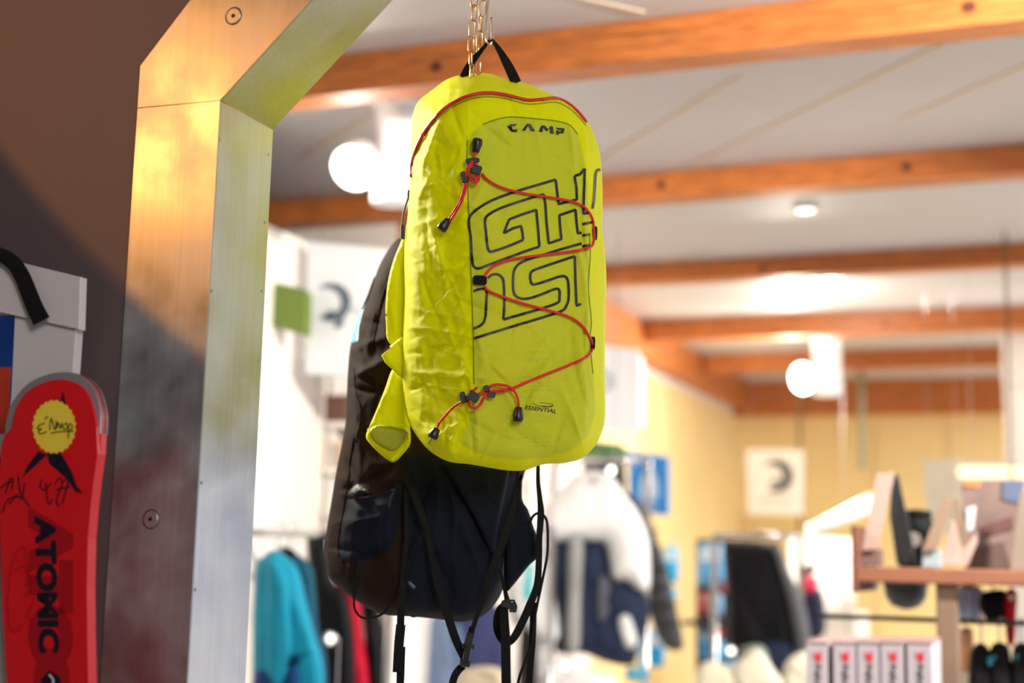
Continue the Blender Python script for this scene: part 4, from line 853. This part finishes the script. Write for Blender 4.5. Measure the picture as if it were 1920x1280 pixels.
garment('dusk blue jacket below the black backpack, around the plastic buckle', 'jacket', 'jacket', MR+.1, .12, [('body', [(842, 1180), (856, 1146), (880, 1130), (920, 1128), (946, 1160), (952, 1230), (950, 1330), (850, 1335)], PU, 0, .12), ('sleeve', [(846, 1180), (860, 1165), (872, 1200), (874, 1290), (856, 1320)], BG, -.03, .05)], 'garments on the middle rack', hang=(886, 1142))
garment('pale grey garment with an aqua patch behind the dangling straps', 'jacket', 'jacket', MR+.2, .12, [('body', [(950, 1100), (965, 1060), (985, 1025), (1010, 1005), (1024, 1040), (1030, 1090), (1042, 1150), (1048, 1190), (1030, 1210), (1010, 1200), (985, 1175), (962, 1170)], cl('pale_grey', (226, 230, 230)), 0, .12), ('patch', [(978, 1062), (996, 1045), (1008, 1060), (1002, 1120), (984, 1132), (972, 1100)], AQ, -.012, .05)], 'garments on the middle rack', hang=(1010, 1010))
garment('dark brown jacket behind the dangling straps at the bottom', 'jacket', 'jacket', MR+.3, .12, [('body', [(975, 1180), (990, 1165), (1015, 1180), (1030, 1220), (1032, 1330), (975, 1330)], cl('umber', (74, 62, 60)), 0, .12), ('sleeve', [(1002, 1190), (1018, 1190), (1034, 1230), (1034, 1320), (1010, 1320)], WH, -.03, .05)], 'garments on the middle rack', hang=(995, 1172))
# white and navy jacket
def c7(l): return [(940+x/2.56, 780+y/2.56) for x, y in l]
JD = 5.0
garment('white and navy ski jacket with a pale front zip, hanging right below the yellow pack', 'jacket', 'jacket', JD, .2,
        [('body', c7([(200, 700), (235, 605), (300, 590), (420, 590), (490, 600), (515, 700), (530, 780), (600, 795), (690, 850), (710, 900), (705, 1000), (660, 1100), (630, 1195), (500, 1180), (400, 1140), (260, 1130), (275, 1000), (245, 820)]), NV, 0, .16),
         ('yoke', c7([(190, 480), (220, 420), (280, 350), (340, 310), (420, 290), (520, 305), (560, 330), (590, 380), (640, 440), (680, 520), (708, 620), (716, 800), (690, 845), (650, 832), (600, 795), (545, 805), (522, 760), (510, 650), (480, 608), (360, 612), (240, 608), (190, 600)]), WH, -.03, .2),
         ('sleeve', c7([(180, 500), (215, 560), (210, 680), (236, 800), (272, 980), (270, 1060), (220, 1040), (190, 960), (160, 820), (150, 640)]), WH, -.03, .09),
         ('zip', c7([(328, 590), (392, 590), (384, 860), (374, 1118), (305, 1112), (318, 860)]), ZP, -.025, .02),
         ('pocket_zip', c7([(466, 770), (515, 782), (518, 880), (508, 962), (460, 985), (456, 860)]), cl('pocket_grey', (92, 94, 104)), -.018, .02),
         ('cuff', c7([(560, 965), (610, 950), (636, 1010), (652, 1080), (622, 1118), (592, 1100), (572, 1040)]), WH, -.02, .05),
         ('collar', c7([(330, 330), (350, 280), (420, 262), (500, 270), (540, 300), (560, 350), (440, 372)]), WH, .02, .12)], hang=c7([(440, 270)])[0])
garment('charcoal quilted jacket whose sleeve shows right of the white and navy one', 'jacket', 'jacket', JD+.3, .2,
        [('sleeve', c7([(590, 380), (640, 400), (706, 470), (742, 570), (790, 720), (835, 900), (874, 1085), (862, 1122), (820, 1125), (775, 1100), (728, 1000), (702, 880), (690, 700), (650, 500)]), GR, 0, .12),
         ('body', c7([(440, 330), (560, 350), (690, 440), (712, 600), (716, 800), (700, 900), (640, 1000), (440, 1000)]), GR, .02, .16),
         *[('quilt_band', c7([(690+18*k-40+40*(k > 2)*.4, 560+88*k), (752+22*k, 548+88*k), (756+22*k, 556+88*k), (694+18*k-40+40*(k > 2)*.4, 568+88*k)]), cl('quilt_line', (52, 52, 56)), -.012, .008) for k in range(0, 6)]], hang=c7([(600, 330)])[0])
# black jacket with grey sleeve, right
garment('black jacket with a grey sleeve stripe, hanging in front of the yellow wall', 'jacket', 'jacket', 5.3, .2,
        [('body', [(1356, 1020), (1380, 1014), (1440, 1016), (1462, 1030), (1478, 1080), (1490, 1150), (1500, 1210), (1488, 1260), (1440, 1250), (1400, 1225), (1366, 1210), (1362, 1120)], BK, 0, .18),
         ('sleeve', [(1446, 1020), (1462, 1022), (1480, 1070), (1504, 1120), (1520, 1190), (1512, 1222), (1494, 1220), (1482, 1150), (1464, 1080)], cl('sleeve_grey', (96, 96, 100)), -.03, .10),
         ('hem', [(1430, 1205), (1470, 1195), (1490, 1215), (1486, 1262), (1462, 1276), (1440, 1255)], NV, -.02, .1)], hang=(1412, 1020))
garment('small dark jacket with a red collar, beyond the black jacket', 'jacket', 'jacket', 6.6, .2,
        [('body', [(1500, 1112), (1520, 1098), (1540, 1106), (1548, 1140), (1546, 1188), (1520, 1200), (1500, 1180), (1494, 1140)], cl('dusk', (44, 46, 66)), 0, .16), ('collar', [(1496, 1100), (1508, 1080), (1530, 1082), (1534, 1100), (1518, 1112)], cl('coral', (226, 60, 96)), -.03, .08), ('cap', [(1500, 1066), (1516, 1058), (1532, 1062), (1526, 1074), (1504, 1074)], BK, -.03, .08), ('label_face', [(1505, 1074), (1524, 1074), (1522, 1086), (1507, 1086)], cl('pink', (224, 150, 160)), -.02, .05)], hang=(1518, 1064))
for nm, D, xa, xb, yy in (('left rack of garments, chrome clothes rail beside the steel frame', LR+.34, 440, 735, 1000), ('middle chrome clothes rail hidden behind the black backpack', MR+.2, 745, 1035, 985), ('chrome clothes rail carrying the white and navy jacket', JD+.2, 1040, 1215, 862), ('chrome clothes rail of the black jacket before the yellow wall', 5.55, 1340, 1500, 1004)):
    a, b = onp([(xa, yy), (xb, yy)], D); rail(nm, D, a[0], b[0], (a[1]+b[1])/2)

# ================================================================== boards and goods before the yellow wall
def hang_wires(r_, xs, y, D): build('hanger_wire', join(*[tube([onD(x, y, D), np.array([*onD(x, y, D)[:2], ZC])], .0005, 5) for x in xs]), CHROME, r_)
r_ = board('hanging_sign', [(1176, 843), (1252, 856), (1252, 966), (1180, 960)], 6.0, .03, mat('sign_blue', (44, 128, 200), .5), 'blue sign with a white bottle-like mark, right of the yellow pack', 'sign')
flat([(1212, 862), (1222, 866), (1226, 885), (1234, 905), (1236, 930), (1228, 938), (1206, 938), (1198, 928), (1200, 904), (1208, 885)], mat('sign_pale_blue', (170, 204, 232), .5), 'emblem', D=6.0, lift=.002, parent=r_)
build('small_print', strokeD([(1200, 948), (1215, 949), (1232, 950)], 5, 5.995), mat('sign_pale_blue', (170, 204, 232), .5), r_); hang_wires(r_, (1190, 1242), 856, 6.015)
r_ = board('logo_sign', [(1398, 842), (1506, 842), (1504, 966), (1402, 964)], 8.2, .04, mat('sign_offwhite', (222, 214, 204), .5), 'square white sign with a dark crescent emblem on the yellow wall', 'sign')
build('emblem', crescent((1456, 892), 31, 8.19, -.1, .62), mat('emblem_dark', (70, 74, 74), .5), r_)
build('emblem', strokeD([(1446, 906), (1456, 902), (1468, 912)], 7, 8.19), mat('emblem_dark', (70, 74, 74), .5), r_)
build('small_print', strokeD([(1420, 938), (1450, 937), (1485, 938)], 3, 8.19), mat('emblem_pale', (190, 184, 176), .5), r_); hang_wires(r_, (1408, 1496), 846, 8.22)
r_ = board('dark_display_board', [(1090, 852), (1168, 862), (1172, 962), (1100, 950)], 5.7, .03, mat('display_black', (40, 40, 42), .5), 'dark display board with glinting lights above the white and navy jacket', 'board')
plate('green_top', onp([(1085, 824), (1160, 832), (1172, 846), (1168, 866), (1088, 854)], 5.69), 5.69, .05, mat('display_green', (70, 112, 66), .6), r_, bev=.003)
hang_wires(r_, (1095, 1150), 830, 5.715)
for k, (x, y, D, e) in enumerate(((1070, 878, 4.7, 1), (1145, 881, 4.9, .7), (1057, 1248, 4.76, .6), (1084, 1246, 4.76, .25), (1582, 1050, 4.6, .5), (1370, 1220, 5.14, .45), (617, 1197, 3.0, .3))):  # added glowing bulbs stand in for glints on small shiny parts
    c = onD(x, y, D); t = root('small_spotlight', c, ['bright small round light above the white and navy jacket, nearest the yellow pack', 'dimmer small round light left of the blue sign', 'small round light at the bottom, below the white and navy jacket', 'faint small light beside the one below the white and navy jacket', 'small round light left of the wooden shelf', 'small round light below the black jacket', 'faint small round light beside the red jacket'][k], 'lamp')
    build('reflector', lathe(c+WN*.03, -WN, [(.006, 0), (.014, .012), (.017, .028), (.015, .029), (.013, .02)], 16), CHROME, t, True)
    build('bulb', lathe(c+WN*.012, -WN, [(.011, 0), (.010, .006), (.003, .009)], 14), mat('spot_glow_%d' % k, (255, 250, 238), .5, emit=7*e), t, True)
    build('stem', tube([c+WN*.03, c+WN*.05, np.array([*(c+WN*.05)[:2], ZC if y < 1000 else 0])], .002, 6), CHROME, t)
# packaged goods on hooks
PEG = root('pegboard', room(onp([(1330, 1100)], 6.2)[0][0], 6.2, 0), 'narrow dark goods stand behind the black jacket', 'stand')
a, b = onp([(1305, 1010), (1362, 1010)], 6.3); build('back_panel', rbox(a[0], b[0]+.1, 6.3, 6.33, 0, a[1], .002), mat('goods_dark', (44, 40, 44), .6), PEG)
zt_ = onp([(1330, 1162)], 6.2)[0][1]; build('shelf_board', rbox(a[0], b[0]+.1, 6.05, 6.3, zt_-.02, zt_, .002), mat('goods_dark', (44, 40, 44), .6), PEG)
packs = [(1308, 1358, 1018, 1098, 6.15, (96, 168, 218), 'pale blue package beside the black jacket, highest on its stand'), (1312, 1326, 1108, 1152, 6.15, (206, 70, 66), 'red package under the pale blue one'), (1328, 1356, 1112, 1156, 6.16, (120, 172, 214), 'light blue package right of the red one'), (1352, 1372, 1086, 1112, 6.12, (190, 60, 58), 'round-cornered red package overlapping the black jacket edge'),
         (1312, 1330, 1175, 1236, 6.15, (30, 140, 196), 'blue package low on the stand beside the black jacket'), (1332, 1358, 1172, 1196, 6.15, (196, 62, 56), 'red package low on the stand'), (1330, 1360, 1198, 1240, 6.15, (24, 150, 196), 'teal blue package at the foot of the stand'),
         (1243, 1272, 1022, 1092, 6.6, (20, 168, 220), 'cyan package on the yellow wall right of the quilted sleeve'), (1250, 1270, 1100, 1128, 6.6, (70, 180, 216), 'small cyan package under the cyan one on the yellow wall'), (1198, 1246, 1182, 1250, 6.4, (24, 160, 216), 'cyan package below the quilted sleeve'),
         (1172, 1215, 1250, 1275, 5.0, (20, 160, 200), 'cyan folded item at the bottom under the navy jacket'), (1358, 1392, 1236, 1275, 5.4, (40, 160, 204), 'cyan item at the bottom left of the black jacket hem')]
for k, (x0, x1, y0, y1, D, rgb, lab) in enumerate(packs):
    r_ = root('package', onD((x0+x1)/2, y1, D), lab, 'package'); m = mat('pack_%d' % k, rgb, .4)
    cloth('pouch', [(x0+2, y0+6), (x0+5, y0+1), ((x0+x1)/2, y0), (x1-4, y0+1), (x1-1, y0+6), (x1, (y0+y1)/2), (x1-1, y1-4), (x1-4, y1), (x0+4, y1), (x0, y1-4), (x0, (y0+y1)/2)], onD, D, .05, 8, 6, m, r_)
    flat([(x0+6, y0+8), (x1-6, y0+8), (x1-6, y0+(y1-y0)*.42), (x0+6, y0+(y1-y0)*.42)], mat('pack_label_pale', (206, 222, 234), .5), 'label', D=D-.001, lift=.002, parent=r_)
    h = onD((x0+x1)/2, y0+3, D+.02); build('hook', tube([h, h+WN*.12], .003, 6), CHROME, r_)
# white bright display and cloths at the bottom
r_ = root('display_stand', onD(1560, 1150, 7.4)*[1, 1, 0], 'bright white display stand before the yellow wall, right of the black jacket', 'stand')
plate('panel', onp([(1478, 1012), (1500, 1004), (1598, 1010), (1602, 1160), (1540, 1162), (1478, 1110)], 7.4), 7.4, .05, WS, r_, bev=.004)
a, b = onp([(1478, 1010), (1602, 1010)], 7.4); build('base_panel', rbox(a[0], b[0], 7.42, 7.9, 0, 1.35, .004), WS, r_)
lamp('SPOT', 'display_spot_light', onD(1560, 760, 6.6), onD(1550, 1080, 7.4), 90, (1, .97, .92), .03, angle=40, blend=.6)  # added spot without a fixture, brightens the display stand
r_ = root('light_fitting', onD(1580, 970, 7.0), 'slanting white tubular light fitting before the yellow wall', 'lamp')
A, B = onD(1524, 996, 7.0), onD(1640, 938, 7.0); build('tube', tube([A, B], .038, 12), mat('tube_white', (226, 226, 214), .5, emit=.08), r_, True)
build('end_cap', tube([A, A+(A-B)*.04], .04, 12), WHITEP, r_); build('suspension', tube([(A+B)/2, np.array([*((A+B)/2)[:2], ZC])], .001, 6), CHROME, r_)
CRM = cl('cream', (226, 220, 198)); GRN = cl('grey_green', (120, 134, 118))
for k, (pts, m, D, lab) in enumerate((([(1392, 1232), (1420, 1215), (1448, 1250), (1470, 1290), (1400, 1300), (1370, 1262)], CRM, 4.66, 'cream folded cloth below the black jacket'), ([(1470, 1250), (1490, 1226), (1516, 1222), (1536, 1250), (1540, 1296), (1475, 1300)], CRM, 4.2, 'cream cloth bundle left of the white boxes'), ([(1385, 1218), (1410, 1208), (1432, 1212), (1440, 1240), (1400, 1240)], GRN, 4.8, 'grey green cloth tucked under the black jacket'),
        ([(1045, 1276), (1070, 1262), (1120, 1262), (1155, 1276), (1150, 1300), (1045, 1300)], WH, 4.4, 'white folded cloth at the bottom below the navy jacket'), ([(1310, 1250), (1340, 1240), (1380, 1262), (1380, 1300), (1310, 1300)], CRM, 4.68, 'pale folded cloth below the blue packages'), ([(860, 1262), (890, 1250), (930, 1250), (945, 1265), (945, 1300), (860, 1300)], cl('straw', (200, 186, 160)), 3.9, 'straw coloured folded cloth at the bottom by the buckle strap'))):
    r_ = root('folded_cloth', onD(np.mean([q[0] for q in pts]), max(q[1] for q in pts), D), lab, 'cloth'); b = (min(q[0] for q in pts), min(q[1] for q in pts), max(q[0] for q in pts), max(q[1] for q in pts))
    cloth('fold', pts, onD, D, .16, 14, 7, m, r_, wr=creasing(b, 6, .01, .4)); cloth('fold', [(x+3, y+8) for x, y in pts], onD, D+.03, .18, 14, 8, m, r_)
for nm, x0, x1, y, D in (('wide low white display table under the cream folded cloths, below the black jacket', 1290, 1490, 1313, 4.66), ('low white display table under the cream cloth bundle left of the white boxes', 1462, 1548, 1311, 4.2), ('low white display table under the white folded cloth below the navy jacket', 1030, 1165, 1313, 4.38), ('low white display table under the straw coloured cloth by the buckle strap', 850, 955, 1313, 3.9)):
    tb = onp([(x0, y), (x1, y)], D); zt2 = min(tb[0][1], tb[1][1]); t = root('table', room((tb[0][0]+tb[1][0])/2, D+.12, 0), nm, 'table')
    build('table_top', rbox(tb[0][0], tb[1][0], D-.02, D+.27, zt2-.03, zt2, .003), WS, t)
    for sx in (tb[0][0], tb[1][0]-.03):
        for dy in (D, D+.22): build('leg', rbox(sx, sx+.03, dy, dy+.03, 0, zt2-.03), WS, t)
# white pillar at the right
a = onp([(1886, 900)], 7.0)[0]; PL = root('pillar', room(a[0]+.15, 7.1, 0), 'white square pillar at the right edge of the picture', 'pillar'); build('shaft', rbox(a[0], a[0]+.32, 7.0, 7.3, 0, float(onD(1886, 722, 7.0)[2]), .006), mat('pillar_white', (214, 206, 196), .5), PL)
build('base', rbox(a[0]-.02, a[0]+.34, 6.98, 7.32, 0, .12, .004), mat('pillar_white', (214, 206, 196), .5), PL); build('head_plate', rbox(a[0]-.004, a[0]+.324, 6.995, 7.305, float(onD(1886, 722, 7.0)[2]), ZC, .004), mat('pillar_white', (214, 206, 196), .5), PL)
# LED strip over the right shelf
r_ = root('light_strip', onD(1860, 900, 5.6), 'glowing strip of small warm bulbs above the shelf at the right edge', 'lamp')
a, b = onp([(1800, 884), (1990, 880)], 5.6); build('housing', rbox(a[0], b[0], 5.615, 5.66, a[1]-.035, a[1]+.035, .003), WHITEP, r_)
LB = mat('strip_glow', (255, 234, 180), .5, emit=1.5); n = 16
for k in range(n): c = room(a[0]+(b[0]-a[0])*(k+.5)/n, 5.615, a[1]); build('bulb', lathe(c, -WN, [(.022, 0), (.020, .010), (.006, .016)], 10), LB, r_, True)
build('suspension', join(*[tube([room(s, 5.64, a[1]+.03), room(s, 5.64, ZC)], .001, 5) for s in (a[0]+.04, b[0]-.04)]), CHROME, r_)
r_ = board('frame_board', [(1728, 862), (1800, 858), (1800, 905), (1880, 905), (1880, 1000), (1740, 1000)], 5.9, .03, mat('offwhite_board', (232, 220, 196), .5), 'off-white board behind the folded cards on the wooden shelf', 'board'); hang_wires(r_, (1740, 1792), 866, 5.915)

# ================================================================== right shelf with cards
SD = 3.0
SW = mat('shelf_wood', (138, 88, 66), .55, var=.15, vscale=6, stretch=(1, 1, 12)); SP_ = mat('post_brown', (122, 98, 82), .5)
a, b = onp([(1600, 1063), (1935, 1068)], SD); c, d = onp([(1600, 1092), (1935, 1098)], SD)
SH = root('display_shelf', room((a[0]+b[0])/2, SD+.15, 0), 'wooden display shelf on a brown post at the right, carrying folded cards', 'shelf')
zt_, zbt = (a[1]+b[1])/2, (c[1]+d[1])/2
build('shelf_board', rbox(a[0], b[0]+.5, SD, SD+.34, zbt, zt_, .003), SW, SH)
q = onp([(1756, 1200), (1797, 1200)], SD+.02); build('post', rbox(q[0][0], q[1][0], SD+.02, SD+.07, .02, zbt, .003), SP_, SH); build('foot', rbox(q[0][0]-.2, q[1][0]+.2, SD+.0, SD+.24, 0, .02, .003), SP_, SH)
q = onp([(1600, 985), (1611, 985), (1600, 1110)], SD); build('end_board', rbox(q[0][0]-.004, q[1][0]-.004, SD-.003, SD+.34, q[2][1], q[0][1], .002), mat('end_brown', (108, 62, 46), .5), SH)
def c8b(l): return [(1460+x/2.56, 780+y/2.56) for x, y in l]
def card(label, D, parts, cat='card', name='folded_card', group=None):
    z0 = zt_+.0005; allp = [q for p in parts for q in p[1]]; r_ = root(name, np.array([*onD(np.mean([q[0] for q in allp]), 1060, D)[:2], z0]), label, cat, group)
    for nm, pts, m, off, t in parts:
        P = [(s, max(z, z0)) for s, z in onp(pts, D+off)]; plate(nm, P, D+off, t, m, r_, bev=.0012)
    return r_
PK1 = mat('card_pinkish', (186, 156, 146), .6, var=.05); CB = mat('card_black', (30, 28, 30), .5); BEI = mat('card_beige', (146, 122, 102), .6, var=.08); LTB = mat('card_base_blue', (150, 162, 170), .6); GRB = mat('card_base_brown', (116, 94, 88), .6)
card('tall A-shaped folded card, pale outside and black inside, leftmost on the wooden shelf', SD+.06, [('front_leaf', c8b([(470, 280), (556, 270), (472, 640), (400, 645)]), PK1, 0, .006), ('back_leaf', c8b([(540, 300), (560, 272), (576, 290), (664, 712), (566, 712), (532, 480)]), CB, .06, .006), ('foot_block', c8b([(398, 636), (486, 636), (488, 715), (398, 715)]), GRB, .01, .05)])
card('lower A-shaped beige folded card, second on the wooden shelf', SD+.04, [('front_leaf', c8b([(790, 392), (842, 388), (760, 645), (686, 645)]), BEI, 0, .006), ('back_leaf', c8b([(826, 430), (842, 392), (862, 402), (926, 600), (880, 640)]), mat('card_taupe', (132, 112, 96), .6), .05, .006), ('inner_leaf', c8b([(830, 500), (850, 520), (884, 715), (775, 715)]), PK1, .03, .006), ('foot_block', c8b([(690, 640), (778, 640), (776, 725), (688, 725)]), LTB, .01, .04)])
card('open brochure with a photograph of people, right of the folded cards', SD+.12, [('picture_page', c8b([(880, 310), (1180, 305), (1168, 740), (896, 740)]), mat('brochure_picture', (124, 102, 96), .5, var=.25, vscale=14), 0, .005),
     ('picture_sky', c8b([(1075, 312), (1178, 312), (1150, 420), (1070, 400)]), mat('brochure_blue', (88, 98, 124), .5), -.003, .002), ('picture_orange', c8b([(884, 312), (970, 312), (960, 340), (890, 335)]), mat('brochure_orange', (220, 130, 70), .5), -.003, .002),
     ('picture_red', c8b([(960, 530), (1120, 480), (1130, 540), (990, 580)]), mat('brochure_red', (100, 66, 62), .5), -.003, .002), ('picture_ground', c8b([(900, 640), (1080, 600), (1120, 735), (900, 735)]), mat('brochure_brown', (92, 72, 66), .5), -.003, .002)], cat='brochure', name='brochure')
card('grey upright card at the right end of the wooden shelf', SD+.05, [('leaf', c8b([(1160, 370), (1230, 350), (1230, 742), (1112, 742)]), mat('card_grey', (134, 120, 108), .6), 0, .006), ('foot_block', c8b([(1120, 700), (1230, 700), (1230, 742), (1118, 742)]), BEI, .01, .04)])
card('slanting pale card leaning between the beige card and the brochure', SD+.09, [('leaf', c8b([(876, 720), (880, 640), (945, 560), (955, 600), (905, 720)]), PK1, 0, .005), ('back_leaf', c8b([(900, 440), (945, 430), (935, 540), (905, 560)]), mat('card_ice', (206, 214, 228), .6), .02, .004)])
# mug-like dark pot behind the first card
pc = onD(1718, 1060, SD+.25); pc[2] = zt_+.0005
r_ = root('jar', pc, 'dark jar with a pale round badge behind the first folded card', 'jar'); rr = 34/FP*3.2
build('jar_body', lathe(pc, WZ, [(rr*.85, 0), (rr, .01), (rr, .09), (rr*.85, .105), (rr*.8, .11)], 24), BK, r_, True); build('jar_lid', lathe(pc+WZ*.11, WZ, [(rr*.86, 0), (rr*.86, .012), (rr*.2, .016)], 24), BK, r_, True)
build('badge', lathe(pc+WZ*.06-WN*(rr+.001), -WN, [(.016, -.002), (.016, .001), (.001, .0012)], 20), WH, r_)
# hanging under the shelf: lamp bowl, rack bar with goods
c = onD(1698, 1096, SD+.30); r_ = root('bowl', c-WZ*.08, 'dark grey rounded bowl hanging right under the wooden shelf', 'bowl'); rr = 36/FP*3.3
build('bowl_body', lathe(np.array([c[0], c[1], zbt-.001]), -WZ, [(rr, 0), (rr*1.05, .012), (rr*.98, .034), (rr*.7, .052), (rr*.2, .060)], 24), mat('bowl_grey', (66, 74, 80), .5), r_, True)
build('bowl_rim', lathe(np.array([c[0], c[1], zbt-.001]), -WZ, [(rr*1.08, 0), (rr*1.1, .006), (rr*1.05, .010)], 24), mat('bowl_grey', (66, 74, 80), .5), r_, True)
RB = root('rack_bar', onD(1740, 1165, SD+.12), 'thin black horizontal bar crossing behind the brown post, with goods hanging from it', 'rail')
A, B = onD(1535, 1154, SD+.12), onD(1960, 1166, SD+.12); B[2] = A[2]; build('bar', tube([A, B+(B-A)*.3], .0055, 8), BLACKP, RB, True)
build('bracket', rbox(*sorted((onp([(1770, 1160)], SD+.1)[0][0], onp([(1784, 1160)], SD+.1)[0][0])), SD+.07, SD+.13, A[2]-.012, A[2]+.012, .001), BLACKP, RB)
# row of white cartons
CT = mat('carton_white', (186, 176, 186), .5); CTS = mat('carton_side', (150, 122, 122), .6); LR_ = mat('logo_red', (206, 44, 52), .5); LK = mat('logo_black', (30, 30, 36), .5)
CD = 2.75; zc0 = onp([(1630, 1290)], CD)[0][1]-.06
xs = [(1511, 1551), (1562, 1603), (1607, 1647), (1651, 1693), (1700, 1746)]; sds = ['first of the five white cartons from the left', 'second of the five white cartons from the left', 'middle one of the five white cartons', 'fourth of the five white cartons from the left', 'rightmost of the five white cartons, next to the post']
for k, (x0, x1) in enumerate(xs):
    (sa, zt3), (sb2, _) = onp([(x0, 1201), (x1, 1201)], CD); r_ = root('carton', room((sa+sb2)/2, CD+.1, zc0), sds[k], 'carton', 'row of white cartons')
    build('carton_body', rbox(sa, sb2, CD, CD+.2, zc0, zt3-.006, .001), CT, r_); build('top_flap', rbox(sa-.0006, sb2+.0006, CD-.0006, CD+.2, zt3-.006, zt3, .001), CTS, r_)
    xm = (x0+x1)/2+2; flat([(xm-8, 1222), (xm-2, 1226), (xm+6, 1219), (xm+7, 1238), (xm+1, 1243), (xm-5, 1236)], LR_, 'printed_mark', D=CD, lift=.001, parent=r_)
    build('printed_lettering', join(strokeD([(xm-5, 1250), (xm+4, 1247), (xm+1, 1256), (xm-5, 1262), (xm+5, 1262)], 3.4, CD-.001), strokeD([(xm-5, 1268), (xm+5, 1270), (xm-4, 1277), (xm+5, 1284)], 3.4, CD-.001), strokeD([(xm-3, 1292), (xm+4, 1300)], 3.4, CD-.001)), LK, r_)
t = root('table', room(onp([(1630, 1290)], CD)[0][0], CD+.1, 0), 'white display table under the row of white cartons, below the picture edge', 'table')
sa, sb2 = onp([(1490, 1290), (1760, 1290)], CD); sa, sb2 = sa[0], sb2[0]
build('table_top', rbox(sa, sb2, CD-.03, CD+.235, zc0-.03, zc0-.0005, .003), WS, t)
for sx in (sa, sb2-.03):
    for dy in (CD-.02, CD+.20): build('leg', rbox(sx, sx+.03, dy, dy+.03, 0, zc0-.03), WS, t)
# hanging goods right of the post
def hanging(label, cat, name, pts, m, D, top, extra=(), group=None):
    r_ = root(name, onD(np.mean([q[0] for q in pts]), max(q[1] for q in pts), D), label, cat, group)
    b = (min(q[0] for q in pts), min(q[1] for q in pts), max(q[0] for q in pts), max(q[1] for q in pts))
    cloth('body', pts, onD, D, .05, 9, 5, m, r_, wr=creasing(b, 5, .004))
    for nm, p, mm in extra: flat(p, mm, nm, D=D-.004, lift=.003, parent=r_)
    A_ = onD(top[0], top[1], D+.025); bz = A[2]
    q = [A_, A_+WZ*max(.01, (bz-A_[2])*.5), np.array([A_[0], A_[1], bz+.004]), np.array([A_[0], A_[1], bz+.010])+WD*.006]
    build('hook', tube(smooth_line(q, 4), .0022, 6), CHROME, r_, True); return r_
GD = SD+.10; gteal = mat('glove_teal', (20, 120, 140), .6)
hanging('black glove with a teal mark, first on the bar right of the post', 'glove', 'glove', [(1822, 1218), (1834, 1205), (1848, 1208), (1856, 1225), (1858, 1300), (1820, 1300), (1817, 1250)], BK, GD, (1840, 1210), [('teal_mark', [(1850, 1232), (1864, 1228), (1860, 1246), (1854, 1248)], gteal)], 'black gloves on the bar')
hanging('black glove, middle one of the three on the bar', 'glove', 'glove', [(1856, 1216), (1868, 1203), (1884, 1206), (1894, 1222), (1896, 1300), (1856, 1300), (1853, 1250)], BK, GD, (1874, 1207), [('teal_mark', [(1862, 1230), (1868, 1226), (1866, 1240)], gteal)], 'black gloves on the bar')
hanging('black glove at the right edge of the picture, last on the bar', 'glove', 'glove', [(1900, 1214), (1912, 1204), (1928, 1208), (1936, 1225), (1938, 1300), (1898, 1300), (1896, 1250)], BK, GD, (1914, 1207), [('teal_mark', [(1903, 1228), (1910, 1226), (1907, 1240)], gteal)], 'black gloves on the bar')
hanging('black cap hanging below the wooden shelf, above the gloves', 'cap', 'cap', [(1840, 1112), (1856, 1106), (1884, 1106), (1888, 1130), (1886, 1158), (1870, 1172), (1850, 1162), (1836, 1138)], BK, GD+.08, (1862, 1110), [('peak', [(1846, 1150), (1882, 1152), (1872, 1168), (1852, 1162)], BK)])
hanging('slim red item hanging at the right of the black cap', 'accessory', 'red_accessory', [(1886, 1108), (1906, 1108), (1906, 1150), (1902, 1205), (1888, 1205), (1884, 1150)], RD, GD+.06, (1896, 1112), [('pale_clip', [(1892, 1115), (1902, 1115), (1900, 1124), (1892, 1124)], WH)])
hanging('pale blue striped towel hanging right of the post under the shelf', 'towel', 'towel', [(1794, 1101), (1840, 1101), (1844, 1130), (1838, 1162), (1796, 1162)], cl('ice_blue', (206, 216, 236)), GD+.14, (1818, 1105), [('stripe', [(1805, 1103), (1812, 1103), (1812, 1160), (1805, 1160)], cl('stripe_blue', (160, 180, 220))), ('stripe', [(1822, 1103), (1829, 1103), (1829, 1160), (1822, 1160)], cl('stripe_blue', (160, 180, 220)))])
hanging('orange and cream scarf hanging behind the gloves', 'scarf', 'scarf', [(1800, 1180), (1816, 1176), (1826, 1190), (1824, 1300), (1796, 1300), (1796, 1200)], cl('apricot', (214, 160, 120)), GD+.1, (1810, 1180), [('fringe', [(1798, 1260), (1822, 1260), (1822, 1298), (1798, 1298)], CRM)])
